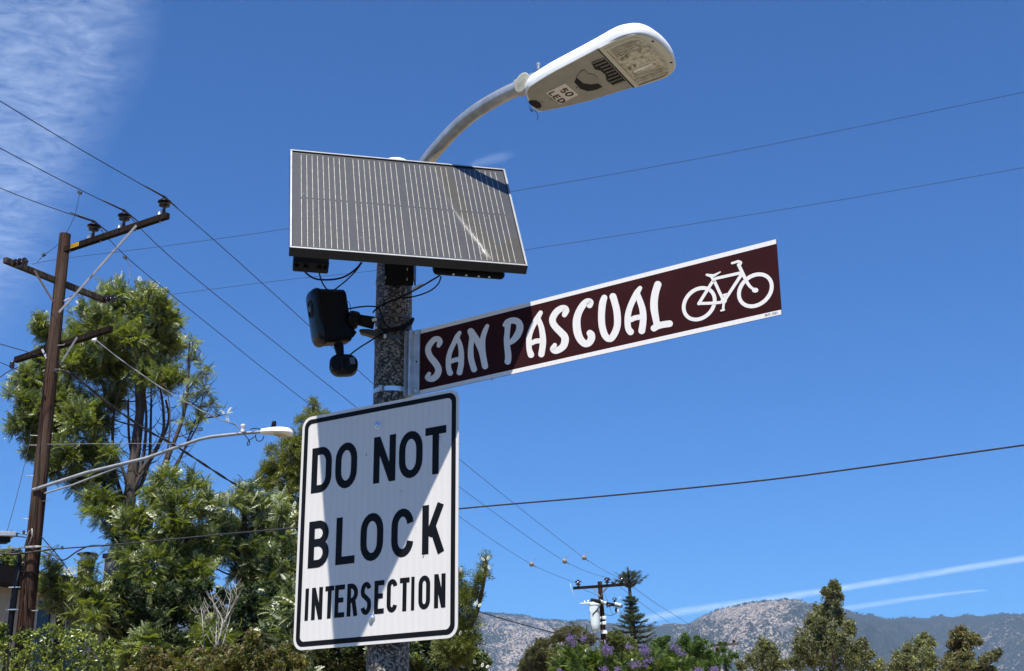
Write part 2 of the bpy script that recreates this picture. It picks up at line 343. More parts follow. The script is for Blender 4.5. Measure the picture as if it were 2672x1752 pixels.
# plain gothic letters: strokes of one width inside a box w x h
def glyph(ch, w, h, t):
    a = t/2; x0, x1, y0, y1 = a, w-a, a, h-a; S = []
    def oval(full=True, a0=0, a1=360, ry=None):
        ry = ry or min((h-t)/2, (x1-x0)*0.62); cx = (x0+x1)/2; rx = (x1-x0)/2; pts = []
        for k in range(0, 33):
            an = math.radians(a0+(a1-a0)*k/32); cy = (y1-ry) if math.sin(an) > 0 else (y0+ry)
            if abs(math.sin(an)) < 1e-6: cy = (y1-ry) if (k == 0 or math.cos(an) > 0) else (y0+ry)
            pts.append((cx+rx*math.cos(an), cy+ry*math.sin(an)))
        return pts
    cx = (x0+x1)/2; rx = (x1-x0)/2; ry = min((h-t)/2, rx*1.35)
    def arc(cx_, cy_, rx_, ry_, a0, a1, n=10): return [(cx_+rx_*math.cos(math.radians(a0+(a1-a0)*k/n)), cy_+ry_*math.sin(math.radians(a0+(a1-a0)*k/n))) for k in range(n+1)]
    if ch in 'O0': S = [(arc(cx, y1-ry, rx, ry, 0, 180)+arc(cx, y0+ry, rx, ry, 180, 360), True)]
    elif ch == 'C': S = [(arc(cx, y1-ry, rx, ry, 8, 180)+arc(cx, y0+ry, rx, ry, 180, 352), False)]
    elif ch == 'D': S = [([(x0, 0), (x0, h)], False), ([(x0, y1), (cx-rx*0.1, y1)]+arc(cx-rx*0.1, y1-ry, rx*1.1, ry, 80, 0, 8)+arc(cx-rx*0.1, y0+ry, rx*1.1, ry, 0, -80, 8)+[(cx-rx*0.1, y0), (x0, y0)], False)]
    elif ch == 'B':
        m = h*0.53; r1 = (y1-m)/2; r2 = (m-y0)/2
        S = [([(x0, 0), (x0, h)], False), ([(x0, y1), (x1-r1*0.95, y1)]+arc(x1-r1*0.95-t*.1, y1-r1, r1*0.95, r1, 80, -80, 8)+[(x1-r1, m), (x0, m)], False),
             ([(x0, m), (x1-r2*0.95, m)]+arc(x1-r2*0.95, m-r2, r2*0.95, r2, 80, -80, 8)+[(x1-r2, y0), (x0, y0)], False)]
    elif ch == 'N': S = [([(x0, 0), (x0, h)], False), ([(x1, 0), (x1, h)], False), ([(x0+a*0.1, h-a*0.4), (x1-a*0.1, a*0.4)], False)]
    elif ch == 'T': S = [([(cx, 0), (cx, h-a)], False), ([(0, y1), (w, y1)], False)]
    elif ch == 'L': S = [([(x0, 0), (x0, h)], False), ([(x0, y0), (w, y0)], False)]
    elif ch == 'K': S = [([(x0, 0), (x0, h)], False), ([(x0+a, h*0.36), (w-t*0.65, h)], False), ([(x0+w*0.30, h*0.56), (w-t*0.55, 0)], False)]
    elif ch == 'I': S = [([(w/2, 0), (w/2, h)], False)]
    elif ch == 'E': S = [([(x0, 0), (x0, h)], False), ([(x0, y1), (w, y1)], False), ([(x0, h*0.53), (w*0.88, h*0.53)], False), ([(x0, y0), (w, y0)], False)]
    elif ch == 'R':
        m = h*0.48; r1 = (y1-m)/2
        S = [([(x0, 0), (x0, h)], False), ([(x0, y1), (x1-r1*0.9, y1)]+arc(x1-r1*0.9, y1-r1, r1*0.9, r1, 80, -80, 8)+[(x1-r1, m), (x0, m)], False), ([(x0+w*0.42, m), (w-t*0.5, 0)], False)]
    elif ch == 'S':
        m = h*0.52; r1 = (y1-m)/2; r2 = (m-y0)/2
        S = [(arc(cx, y1-r1, rx, r1, 20, 90, 5)+arc(cx, y1-r1, rx, r1, 100, 215, 8)+[(cx, m)]+arc(cx, y0+r2, rx, r2, 35, -80, 8)+arc(cx, y0+r2, rx, r2, -90, -160, 5), False)]
    elif ch == '5': S = [([(x1, y1), (x0, y1), (x0, h*0.52)]+arc(cx, h*0.33, rx, h*0.27, 140, -60, 12)+arc(cx, h*0.33, rx, h*0.33-a, -90, -150, 5), False)]
    elif ch == '2': S = [(arc(cx, h*0.70, rx, h*0.30-a, 170, -20, 10)+[(x0, y0), (w, y0)], False)]
    elif ch == '3': S = [(arc(cx, h*0.74, rx, h*0.26-a, 160, -70, 8)+arc(cx, h*0.27, rx, h*0.27-a, 70, -160, 8), False)]
    elif ch == '6': S = [(arc(cx, h*0.33, rx, h*0.33-a, 0, 360, 14)[:-1], True), (arc(w*0.95, h*0.3, w*0.9, h*0.68, 180, 105, 6), False)]
    elif ch == '4': S = [([(w*0.75, 0), (w*0.75, h), (0, h*0.3), (w, h*0.3)], False)]
    elif ch == '7': S = [([(0, y1), (x1, y1), (w*0.35, 0)], False)]
    elif ch == '1': S = [([(w*0.5, 0), (w*0.5, h)], False)]
    elif ch == 'U': S = [([(x0, h)]+arc(cx, y0+ry, rx, ry, 180, 360)+[(x1, h)], False)]
    return S
def put_glyph(mb, P_of, ch, w, h, t, off):
    for k, (pts, cl) in enumerate(glyph(ch, w, h, t)):
        L, R = ribbon2d(pts, t, cl); m = len(L)
        f = [(i, (i+1) % m, m+(i+1) % m, m+i) for i in range(m if cl else m-1)]
        mb.add([P_of(q, off+k*0.00012) for q in L+R], f)

# ================================================================== the DO NOT BLOCK INTERSECTION sign
A0 = V(-0.84169486, 5.34574744, 2.15270665); Au = unit(V(-0.20026228, 4.93482008, 2.15215071)-A0); Av = unit(V(-0.84113319, 5.34538762, 3.06670641)-A0)
SA = Plane(A0, Au, Av); AW, AH = 0.762, 0.914
T4 = lambda x, y: (740+x/2.048, 990+y/2.048)
dnb = thing('traffic_sign', 'white rectangular sign reading DO NOT BLOCK INTERSECTION, strapped to the speckled lamp post', 'traffic sign', A0)
o2 = rrect(0, 0, AW, AH, 0.044)
MB().prism([SA.P(q, 0) for q in o2], SA.n, 0.003).build('panel', M['white_sheet'], dnb)
b = MB(); ring(b, SA, rrect(0.012, 0.012, AW-0.012, AH-0.012, 0.034), rrect(0.032, 0.031, AW-0.032, AH-0.031, 0.02), 0.0006); b.build('border', M['black_print'], dnb)
rows = [  # text, left px, right px, a pixel on the cap line and on the base line (all in the traced crop)
    ([('D',150,257,'w'),('O',277,393,'w'),('N',481,599,'w'),('O',617,743,'w'),('T',757,869,'w')], (482,313), (478,560), 0.030),
    ([('B',133,243,'w'),('L',280,382,'w'),('O',411,533,'w'),('C',576,695,'w'),('K',741,863,'w')], (287,742), (277,995), 0.030),
    ([('I',114,133,'w'),('N',149,208,'w'),('T',221,268,'w'),('E',273,326,'w'),('R',339,397,'w'),('S',412,469,'w'),('E',485,538,'w'),('C',552,608,'w'),('T',621,673,'w'),('I',682,700,'w'),('O',721,784,'w'),('N',805,866,'w')], (340,1095), (338,1270), 0.0185)]
for chars, top, base, t in rows:
    v1 = SA.uv(*T4(*top))[1]; v0 = SA.uv(*T4(*base))[1]; mid = (top[1]+base[1])/2
    for ch, xl, xr, _ in chars:
        yl = mid-(xl-top[0])*0.17; yr = mid-(xr-top[0])*0.17
        u0 = SA.uv(*T4(xl, yl))[0]; u1 = SA.uv(*T4(xr, yr))[0]
        b = MB(); put_glyph(b, lambda q, off: SA.P((u0+q[0], v0+q[1]), off), ch, u1-u0, v1-v0, min(t*1.05, (u1-u0)*0.98) if ch == 'I' else t, 0.0006)
        b.build('letter', M['black_print'], dnb)
for c, big in (((502,248), 1), ((472,1278), 0)):
    P = SA.P(SA.uv(*T4(*c)), 0); b = MB()
    b.lathe(P, SA.n, [(0, .016), (.0015, .016), (.0025, .010), (.008, .0095), (.010, .006)], 14); b.build('bolt', M['alu'], dnb, smooth='auto')
# scuffs on the upper right edge
b = MB()
for i in range(16):
    x, y = random.choice([(760,350),(835,320),(865,370),(928,310),(932,340),(440,410),(850,340),(709,802),(750,950),(625,600)]); x += random.uniform(-5,5); y += random.uniform(-14,14)
    u, v = SA.uv(*T4(x, y)); r = random.uniform(.0008,.002); b.add([SA.P((u-r,v-r),.0005+i*2e-5), SA.P((u+r,v-r*1.4),.0005+i*2e-5), SA.P((u+r*.8,v+r*2),.0005+i*2e-5), SA.P((u-r,v+r),.0005+i*2e-5)], [(0,1,2,3)])
b.build('scuff', M['black_rubber'], dnb, kind='stuff')

# ================================================================== the street name sign
KB = 1.16
Bf = lambda p: EYE+(np.asarray(p)-EYE)*KB
B0 = Bf(V(-0.3082882, 4.43612371, 3.12586126)); B1 = Bf(V(0.75940816, 3.65929953, 3.12451693)); B3 = Bf(V(-0.30847673, 4.43626088, 2.89686138))
SB = Plane(B3, B1-B0, B0-B3); BH = np.linalg.norm(B0-B3); BL = np.linalg.norm(B1-B0)
nms = thing('street_name_sign', 'long brown street sign reading SAN PASCUAL with a white bicycle symbol', 'street sign', B3)
MB().prism([SB.P(q, 0) for q in [(-0.03, 0), (BL, 0), (BL, BH), (-0.03, BH)]], SB.n, 0.003).build('panel', M['brown_sheet'], nms)
for y0, y1, e in ((0.0002, 0.0165, 0), (BH-0.0165, BH-0.0002, 0)):
    b = MB(); b.add([SB.P(q, 0.0005) for q in [(-0.029, y0), (BL-0.0003, y0), (BL-0.0003, y1), (-0.029, y1)]], [(0,1,2,3)]); b.build('border_stripe', M['white_print'], nms)
Ta = lambda x, y: (1090+x/6.8, 790+y/6.8); Tb = lambda x, y: (1420+x/6.611, 700+y/6.611)
LET = [
 (Ta, [[(372,765,72),(395,700,98),(368,648,95),(300,655,98),(235,720,100),(190,800,104),(190,880,106),(230,970,112),(300,1055,118),(350,1130,118),(370,1200,116),(345,1285,116),(280,1345,110),(215,1352,108),(175,1325,92),(205,1262,66)]]),
 (Ta, [[(745,535,66),(700,610,92),(640,730,84),(580,860,84),(550,980,92),(545,1080,92),(550,1170,95),(575,1248,105)],[(712,640,70),(745,720,80),(772,850,92),(775,980,98),(770,1100,100),(755,1190,100),(742,1240,104)],[(590,1050,74),(660,1020,82),(745,1005,84)]]),
 (Ta, [[(940,512,112),(962,620,94),(948,740,92),(940,860,98),(945,980,104),(968,1080,106),(1000,1184,108)],[(946,510,112),(1010,600,112),(1080,720,120),(1135,840,126),(1162,960,112),(1182,1060,110),(1196,1132,108)],[(1236,415,68),(1198,500,88),(1162,620,92),(1150,740,100),(1155,860,100)]]),
 (Ta, [[(1600,385,110),(1590,520,96),(1580,650,102),(1588,780,106),(1604,900,112),(1606,1000,112),(1597,1048,110)],[(1545,400,74),(1590,348,96),(1660,322,108),(1730,322,115),(1790,355,118),(1815,425,124),(1800,510,124),(1755,600,122),(1690,675,100),(1620,725,74)]]),
 (Ta, [[(2182,180,78),(2135,260,95),(2080,350,95),(2022,470,92),(1980,600,95),(1975,720,98),(1980,830,96),(2010,925,115)],[(2140,300,96),(2190,420,96),(2215,550,104),(2225,680,110),(2215,800,110),(2195,918,110)],[(2025,720,82),(2100,685,88),(2190,680,88)]]),
 (Tb, [[(350,808,86),(378,735,112),(350,690,102),(280,705,108),(205,765,112),(150,860,115),(150,940,115),(200,1020,118),(290,1110,124),(350,1180,128),(362,1250,128),(335,1340,122),(270,1400,112),(195,1425,112),(150,1395,96),(185,1328,72)]]),
 (Tb, [[(785,640,105),(792,590,116),(740,582,112),(670,640,115),(600,760,120),(565,880,130),(562,1000,136),(580,1120,136),(625,1230,128),(700,1302,120),(770,1290,120),(815,1220,124),(812,1155,128),(790,1125,116)]]),
 (Tb, [[(1038,512,104),(1010,600,120),(995,720,120),(990,860,118),(1000,1000,118),(1035,1130,118),(1080,1200,114),(1120,1220,112),(1165,1205,114),(1220,1120,118),(1260,1000,118),(1265,860,120),(1250,720,120),(1215,580,118),(1188,492,120)]]),
 (Tb, [[(1655,345,74),(1605,420,100),(1545,530,100),(1480,680,100),(1445,820,105),(1440,950,105),(1455,1050,108),(1490,1100,118)],[(1600,430,96),(1650,560,104),(1695,700,110),(1710,830,114),(1705,950,114),(1685,1082,118)],[(1500,893,86),(1570,860,88),(1670,845,88)]]),
 (Tb, [[(1962,285,124),(1920,420,126),(1898,560,130),(1898,700,130),(1920,840,118),(1945,970,110)],[(1895,1038,114),(1960,1000,114),(2060,975,114),(2165,960,114)]])]
for conv, strokes in LET:
    b = MB()
    for i, s in enumerate(strokes): brush(b, SB, s, 0.0005+i*0.00012, conv)
    b.build('letter', M['white_print'], nms)
Tc = lambda x, y: (1740+x/6.7875, 650+y/6.7875)
b = MB(); q = 0.0005
def wheel(c, A, B, w, off):
    L, R = ribbon2d([V(*c)+V(*A)*math.cos(t)+V(*B)*math.sin(t) for t in np.linspace(0, 2*math.pi, 49)[:-1]], w, True); m = len(L)
    b.add([SB.P(SB.uv(*Tc(*p)), off) for p in L+R], [(i, (i+1) % m, m+(i+1) % m, m+i) for i in range(m)])
wheel((575,972), (275,-65), (0,-272), 66, q); wheel((1569,734), (291,-70), (0,-275), 68, q+1e-4)
for i, s in enumerate([[(830,540,54),(915,725,54),(1000,905,54)],[(840,530,52),(1075,478,52),(1310,425,52)],[(1335,440,60),(1180,675,54),(1030,905,54)],[(568,968,52),(780,962,52),(1010,944,52)],
        [(568,972,56),(700,760,54),(835,545,54)],[(1275,285,62),(1330,400,60),(1400,545,60),(1450,635,56),(1505,692,50),(1568,733,44)],[(1552,733,82),(1568,733,86),(1582,733,82)],
        [(1158,255,40),(1270,222,44)],[(1262,222,46),(1315,243,46),(1278,298,56)],[(1005,816,30),(1065,800,28)],[(1035,812,36),(1020,960,40)],[(1012,960,44),(1000,1085,42)],[(965,1096,32),(1020,1080,32)],
        [(1000,925,88),(1022,918,92)],[(712,462,40),(790,478,58),(850,468,44),(950,412,22)],[(790,500,36),(830,550,50)]]):
    brush(b, SB, s, q+2e-4+i*1e-4, Tc, n=4)
b.build('bicycle_symbol', M['white_print'], nms)
# maker's imprint on the lower stripe
b = MB(); p0 = SB.uv(*Tc(1742,1212)); p1 = SB.uv(*Tc(1972,1165)); st = (p1[0]-p0[0])/9
for i, ch in enumerate('SNTS 2023'):
    if ch != ' ':
        u_ = p0[0]+st*i; put_glyph(b, lambda q_, off: SB.P((u_+q_[0], 0.005+q_[1]), off), ch, st*0.7, 0.0078, 0.0012, 0.0009)
b.build('imprint', M['black_print'], nms)
# aluminium edge bracket: a ribbed channel that clamps the blade to the post
Td = lambda x, y: (960+x/7.806, 860+y/7.806)
def onB(p): return SB.uv(*Td(*p))
uF0, uF1 = onB((945,700))[0], onB((1068,700))[0]; uC0 = onB((735,700))[0]; vT, vB = BH-0.004, -0.004
vT = onB((1000,25))[1]; vB = onB((1000,1345))[1]
b = MB()
prof = [(uC0, -0.030), (uC0, 0.008), (uC0+0.012, 0.010), (uC0+0.016, 0.020), (uC0+0.026, 0.021), (uC0+0.030, 0.008), (uC0+0.038, 0.008), (uC0+0.042, 0.022), (uC0+0.050, 0.021), (uF0+0.002, 0.006), (uF1, 0.006), (uF1, 0.0012), (uF0, 0.0012), (uC0+0.01, -0.030)]
lo = [SB.P((u, vB), o) for u, o in prof]; hi = [SB.P((u, vT), o) for u, o in prof]; m = len(prof)
b.add(lo+hi, [(i, (i+1) % m, m+(i+1) % m, m+i) for i in range(m)]+[tuple(range(m)), tuple(range(2*m-1, m-1, -1))])
b.build('edge_bracket', M['alu_dull'], nms)
for c, r, h in (((1000,75), .0058, .006), ((1000,1245), .0058, .006)):
    b = MB(); P = SB.P(onB(c), 0.006); b.lathe(P, SB.n, [(0, r*1.5), (.001, r*1.5), (.0015, r), (h, r*.9), (h+.001, r*.5)], 12); b.build('bolt', M['alu'], nms, smooth='auto')
b = MB(); b.lathe(SB.P(onB((1010,665)), 0.0055), SB.n, [(0, .0042), (.0009, .0042)], 12); b.build('bolt_hole', M['dark_hole'], nms)
b = MB(); b.box(SB.P((SB.uv(1284,992)[0], -0.003), 0), SB.u, SB.n, SB.v, .008, .006, .008); b.build('rivet', M['alu_dull'], nms)

# ================================================================== lamp post: shaft, cap, arm, lamp head
PX, PY = -0.470, 5.235
def post_c(z): return V(PX-0.004*(z-2), PY, z)
zc = lambda px, py: atz_post(px, py)
def atpost(px, py, dy=0.0): return at(px, py, PY+dy)
r_of = lambda z: 0.0695+0.0045*max(0, 4.3-z)
lamp = thing('street_lamp', 'speckled concrete lamp post with curved pipe arm and white LED head over the solar panel', 'street lamp', (PX, PY, 0))
zt = at(1035, 438, PY)[2]-0.01
b = MB(); b.tube([post_c(z) for z in (0, 1, 2, 3, zt)], [r_of(z) for z in (0, 1, 2, 3, zt)], 40); b.build('shaft', M['aggregate'], lamp, smooth='auto')
b = MB(); b.lathe(post_c(zt), (0,0,1), [(0, .072), (.02, .070), (.034, .05), (.042, .028), (.046, .004)], 24); b.build('post_cap', M['white_paint'], lamp, smooth='auto')
# arm: traced centre line, running from the post top out towards the street
C1 = lambda x, y: (1320+x/4.958, 30+y/4.958)
arm_px = [(1066, 500, 5.24), (1088, 465, 5.21), (1113, 423, 5.17), (1150, 378, 5.105), (1190, 335, 5.04), (1240, 293, 4.965), (1300, 256, 4.90), (1352, 231, 4.85), (1395, 214, 4.81)]
armP = [at(x, y, d) for x, y, d in arm_px]
root_arm = post_c(zt-0.12)
S = smooth_pts([root_arm+V(0.02,0,0)]+armP, 5)
b = MB(); b.tube(S, 0.0295, 20); b.build('arm', M['galv'], lamp, smooth='auto')
# lamp head frame
hd, tl = math.radians(-29), math.radians(6)
Lax = V(math.cos(hd)*math.cos(tl), math.sin(hd)*math.cos(tl), math.sin(tl)); Lsd = V(-math.sin(hd), math.cos(hd), 0); Lup = unit(np.cross(Lax, Lsd))
L0 = at(1385, 262, 4.82)
class LP_:
    P0 = L0; n = Lup
    def uv(s, px, py):
        P = onp(px, py, L0, Lup)-L0; return V(np.dot(P, Lax), np.dot(P, Lsd))
    def P(s, uv, off=0.0): return L0+Lax*uv[0]+Lsd*uv[1]-Lup*off      # off: below the underside
LP = LP_()
def l1(x, y): return LP.uv(*C1(x, y))
out_px = [(300,985),(560,820),(860,660),(1188,485),(1450,340),(1620,292),(1760,285),(1900,330),(2040,430),(2150,570),(2192,690),(2165,780),(2060,860),(1870,925),(1665,982),(1400,1060),(1080,1160),(800,1230),(560,1278),(450,1295),(385,1275),(330,1220),(285,1130),(262,1060)]
ol = smooth_pts([l1(*p) for p in out_px]+[l1(*out_px[0])], 3)[:-1]
cen = np.mean(ol, axis=0)
def loft(rings, closed_bottom=True):
    m = len(rings[0]); v = [p for r in rings for p in r]
    f = [(k*m+i, k*m+(i+1) % m, (k+1)*m+(i+1) % m, (k+1)*m+i) for k in range(len(rings)-1) for i in range(m)]
    f.append(tuple(range(m-1, -1, -1))); f.append(tuple((len(rings)-1)*m+i for i in range(m))); return v, f
def inset(poly, s, c=None):
    c = cen if c is None else c; return [c+(np.asarray(p)-c)*s for p in poly]
head_grey = MB(); rings = [[LP.P(p, 0.0) for p in inset(ol, .985)], [LP.P(p, -0.006) for p in inset(ol, 0.99)]]
v, f = loft(rings); head_grey.add(v, f)
under = head_grey.build('lamp_housing', M['grey_paint'], lamp)
b = MB(); rr = [(-0.004, 1.0), (-0.014, 1.01), (-0.036, 1.0), (-0.052, 0.96), (-0.062, 0.86), (-0.068, 0.6), (-0.070, 0.2)]
v, f = loft([[LP.P(p, o) for p in inset(ol, s)] for o, s in rr]); b.add(v, f); cov = b.build('lamp_cover', M['white_paint'], lamp, smooth='auto')
b = MB(); v, f = loft([[LP.P(p, o) for p in inset(ol, s)] for o, s in ((-0.001, 1.004), (-0.0045, 1.008))]); b.add(v, f); b.build('rim', M['white_paint'], cov)
# door seam, lens frame and lens on the underside
def poly_on(pts, off, depth, m, name, par, **kw):
    P = [LP.P(l1(*p), off) for p in pts]; b_ = MB(); b_.prism(P, -Lup, depth); return b_.build(name, m, par, **kw)
bez_px = [(1196,470),(1450,345),(1610,296),(1740,290),(1890,338),(2030,440),(2135,575),(2178,690),(2150,775),(2050,850),(1860,915),(1668,974)]
bz = smooth_pts([l1(*p) for p in bez_px], 4)
M['bezel'] = mat('lens_bezel_enamel', (0.60, 0.59, 0.50), 0.4, 0, 0.08, 20)
b = MB(); b.prism([LP.P(p, 0.006) for p in bz], -Lup, 0.007); b.build('lens_bezel', M['bezel'], lamp, bevel=0.0015)
lens_px = [(1292,482),(1460,400),(1600,345),(1690,332),(1780,360),(1900,440),(2010,550),(2080,660),(2100,740),(2070,800),(1960,850),(1840,890),(1716,934)]
ln = smooth_pts([l1(*p) for p in lens_px], 3); lc = np.mean(ln, axis=0)
m_, nt, bs, out = newmat('prismatic_lens'); vec = coords(nt)
fz = noise_(nt, vec, 55, 5, .65); vo = N(nt, 'ShaderNodeTexVoronoi'); vo.inputs['Scale'].default_value = 45; nt.links.new(vec, vo.inputs['Vector'])
nt.links.new(ramp(nt, fz, [(.34, (.20, .17, .12)), (.46, (.46, .44, .35)), (.6, (.62, .60, .50)), (.7, (.74, .74, .66))]), bs.inputs['Base Color'])
bs.inputs['Roughness'].default_value = .12; bump(nt, bs, vo.outputs['Distance'], .5, .004); M['lens'] = m_
lens = MB().prism([LP.P(p, 0.0085) for p in ln], -Lup, 0.004).build('lens', M['lens'], lamp, bevel=0.001)
b = MB(); A = inset(ln, 1.05, lc); Bq = inset(ln, .985, lc); m = len(A)
b.add([LP.P(p, .0075) for p in A]+[LP.P(p, .0115) for p in Bq], [(i, (i+1) % m, m+(i+1) % m, m+i) for i in range(m)]); b.build('lens_gasket', M['cream_disc'], lamp)
M['lens_rib'] = mat('lens_rib', (0.70, 0.70, 0.62), 0.2, 0, 0.2, 60); M['lens_dark'] = mat('lens_groove', (0.24, 0.21, 0.15), 0.4, 0, 0.3, 60)  # pale ribs with a darker line beside each; LED chips share the dark tone
b = MB(); g = MB()
for (x0, y0, x1, y1) in [(1345,470,1640,350),(1375,500,1690,370),(1400,525,1725,395),(1420,552,1810,415),(1655,800,2000,690),(1680,835,2030,720),(1700,870,2060,745),(1730,905,2075,775)]:
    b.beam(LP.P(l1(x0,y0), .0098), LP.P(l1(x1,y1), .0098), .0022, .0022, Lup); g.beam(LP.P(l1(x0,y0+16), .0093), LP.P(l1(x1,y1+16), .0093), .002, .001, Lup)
for r_ in (.80, .90):
    Q = smooth_pts([l1(*p) for p in lens_px[3:11]], 3); Q = inset(Q, r_, lc)
    b.tube([LP.P(p, .0095) for p in Q], .0011, 6)
b.build('lens_rib', M['lens_rib'], lamp, kind='stuff'); g.build('lens_groove', M['lens_dark'], lamp, kind='stuff')
M['bright_strip'] = mat('white_strip', (0.85, 0.85, 0.85), 0.15)  # plain white for the bright strip lying on the lens
poly_on([(1645,740),(1885,640),(1905,655),(1660,765)], .0105, .001, M['bright_strip'], 'lens_strip', lamp)
for x, y in ((1500,590),(1560,560),(1600,710),(1665,680)):
    poly_on([(x-22,y-12),(x+10,y-24),(x+24,y+12),(x-8,y+24)], .0105, .001, M['lens_dark'], 'led_chip', lamp)
for c in ((1898,370),(2135,645)):
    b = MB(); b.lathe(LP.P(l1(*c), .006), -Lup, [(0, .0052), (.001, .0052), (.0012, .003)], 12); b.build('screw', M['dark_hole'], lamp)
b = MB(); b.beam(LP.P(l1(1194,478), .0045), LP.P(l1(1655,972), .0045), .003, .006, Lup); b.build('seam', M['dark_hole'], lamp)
# vent grille and the moulded recess, their inner shade put in as flat dark plates
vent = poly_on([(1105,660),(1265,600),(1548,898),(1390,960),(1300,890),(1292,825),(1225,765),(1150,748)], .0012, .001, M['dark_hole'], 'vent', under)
for i in range(9):
    t = i/8; x0, y0 = 1265+(1535-1265)*t*.97+4, 600+(890-600)*t*.97+4
    x1 = x0-150+(40 if 2 <= i <= 5 else 0); y1 = y0+58-(16 if 2 <= i <= 5 else 0)
    b = MB(); b.beam(LP.P(l1(x0, y0), .0034), LP.P(l1(x1, y1), .0034), .0024, .0044, Lup); b.build('vent_fin', M['grey_paint'], under)
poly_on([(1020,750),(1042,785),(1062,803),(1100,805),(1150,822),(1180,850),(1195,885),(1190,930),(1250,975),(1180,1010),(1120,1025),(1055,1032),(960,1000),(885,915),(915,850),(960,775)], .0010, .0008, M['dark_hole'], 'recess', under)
M['grey_latch'] = mat('moulded_grey', (0.28, 0.28, 0.245), 0.5, 0, .1, 30)  # slightly darker than the housing grey, used on the latch
poly_on([(1020,750),(1042,785),(1062,803),(1100,805),(1150,822),(1180,850),(1195,885),(1188,925),(1100,938),(1000,922),(915,852),(960,775)], .0030, .0018, M['grey_latch'], 'latch', under, bevel=.0006)
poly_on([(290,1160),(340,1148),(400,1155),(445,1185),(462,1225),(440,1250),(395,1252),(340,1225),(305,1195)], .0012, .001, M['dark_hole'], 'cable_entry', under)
for c in ((914,987),(581,1133),(472,1172)):
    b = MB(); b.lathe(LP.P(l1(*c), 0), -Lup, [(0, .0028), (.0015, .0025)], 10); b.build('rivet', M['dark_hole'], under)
st_ = poly_on([(767,935),(938,1078),(700,1198),(517,1053)], .0010, .0009, M['white_print'], 'sticker', under)
b = MB()
def stick(ch, o_, e_, up_, w, h, t, off=.0022):      # o_: lower left in crop px, e_: baseline end, up_: top of the letter
    o2_, e2, u2 = l1(*o_), l1(*e_), l1(*up_); ex = (e2-o2_)/w; ey = (u2-o2_)/h
    put_glyph(b, lambda q, off_: LP.P(o2_+ex*q[0]+ey*q[1], off_), ch, w, h, t, off)
stick('5', (690,1020), (735,1058), (775,985), 1, 1.45, .26); stick('0', (745,1065), (800,1105), (842,1030), 1, 1.45, .26)
stick('L', (545,1060), (588,1092), (622,1027), 1, 1.5, .26); stick('E', (598,1103), (640,1138), (672,1068), 1, 1.5, .26); stick('D', (655,1150), (705,1188), (735,1115), 1, 1.5, .26)
b.build('sticker_print', M['black_print'], st_)
# slip fitter, date disc, pipe clamp, nest wisps
b = MB(); P0 = LP.P(l1(300,1040), -0.03); b.tube([armP[-2], armP[-1], P0+Lax*0.05], [.036, .036, .034], 20); b.build('slip_fitter', M['galv'], lamp, smooth='auto')
dn = unit(V(0.10, -0.93, -0.30)-0.25*V(1,0,0)); dc = at(*C1(205,920), 4.76)
du = unit(ray(*C1(205+60,920-110))-ray(*C1(205,920))); du = unit(du-dn*np.dot(du, dn)); dv = np.cross(dn, du)
k = pxm(dc)/4.958; m = 28
disc = MB().prism([dc+du*(138*k)*math.cos(a)+dv*(82*k)*math.sin(a) for a in np.linspace(0, 2*math.pi, m+1)[:-1]], dn, .022).build('date_disc', M['cream_disc'], lamp, bevel=.002)
b = MB()
for i, ch in enumerate('2022'):
    o_ = dc - du*(20*k) + dn*.0006
    dirx = unit(ray(*C1(265,875))-ray(*C1(150,965))); dirx = unit(dirx-dn*np.dot(dirx, dn)); diry = np.cross(dn, dirx)
    if np.dot(diry, V(0,0,1)) < 0: diry = -diry
    base = dc + dirx*((-72+i*36)*k)*1.0 - diry*(14*k)
    put_glyph(b, lambda q, off: base+dirx*q[0]+diry*q[1]+dn*off, ch, 22*k, 30*k, 5*k, .0012)
b.build('date_print', M['grey_paint'], disc)
b = MB(); P = at(*C1(420,690), 4.93); b.lathe(P-V(0,0,.02), (0,0,1), [(0,.006),(.018,.006),(.02,.008),(.026,.008)], 8); b.build('clamp_bolt', M['galv'], lamp)
b = MB()
for pts in ([(300,1220),(320,1270),(350,1290),(330,1300)],[(350,1265),(390,1300),(415,1350),(410,1405)],[(310,1275),(345,1300)],[(335,1250),(330,1300)]):
    b.tube([at(*C1(x, y), 4.79) for x, y in pts], .0011, 5)
b.build('wire_tail', M['black_rubber'], lamp)
# stainless bands round the shaft
def band(z, h, name='band', m='alu', r=None, par=lamp, tilt=0.0):
    n = 40; rr_ = (r or r_of(z)+.0025); v = []
    for dz in (0, h):
        for k_ in range(n):
            a = 2*math.pi*k_/n; v.append(post_c(z)+V(rr_*math.cos(a), rr_*math.sin(a), dz+tilt*math.cos(a)*rr_))
    for dz in (0, h):
        for k_ in range(n):
            a = 2*math.pi*k_/n; v.append(post_c(z)+V((rr_-.004)*math.cos(a), (rr_-.004)*math.sin(a), dz+tilt*math.cos(a)*rr_))
    f = [(i, (i+1) % n, n+(i+1) % n, n+i) for i in range(n)]+[(n+i, n+(i+1) % n, 3*n+(i+1) % n, 3*n+i) for i in range(n)]+[((i+1) % n, i, 2*n+i, 2*n+(i+1) % n) for i in range(n)]
    return MB().add(v, f).build(name, M[m], par, smooth='auto')
zpx = lambda py: at(1026, py, PY-0.075)[2]
band(zpx(1019), zpx(1007)-zpx(1019), par=nms); band(zpx(884), zpx(873)-zpx(884), m='band_dark', par=nms)
band(zpx(725), zpx(717)-zpx(725), m='band_dark', par=lamp)
b = MB(); P = at(1005, 878, PY-0.082); b.box(P, (1,0,0), (0,1,0), (0,0,1), .012, .012, .017); b.build('band_buckle', M['alu'], nms, bevel=.002)
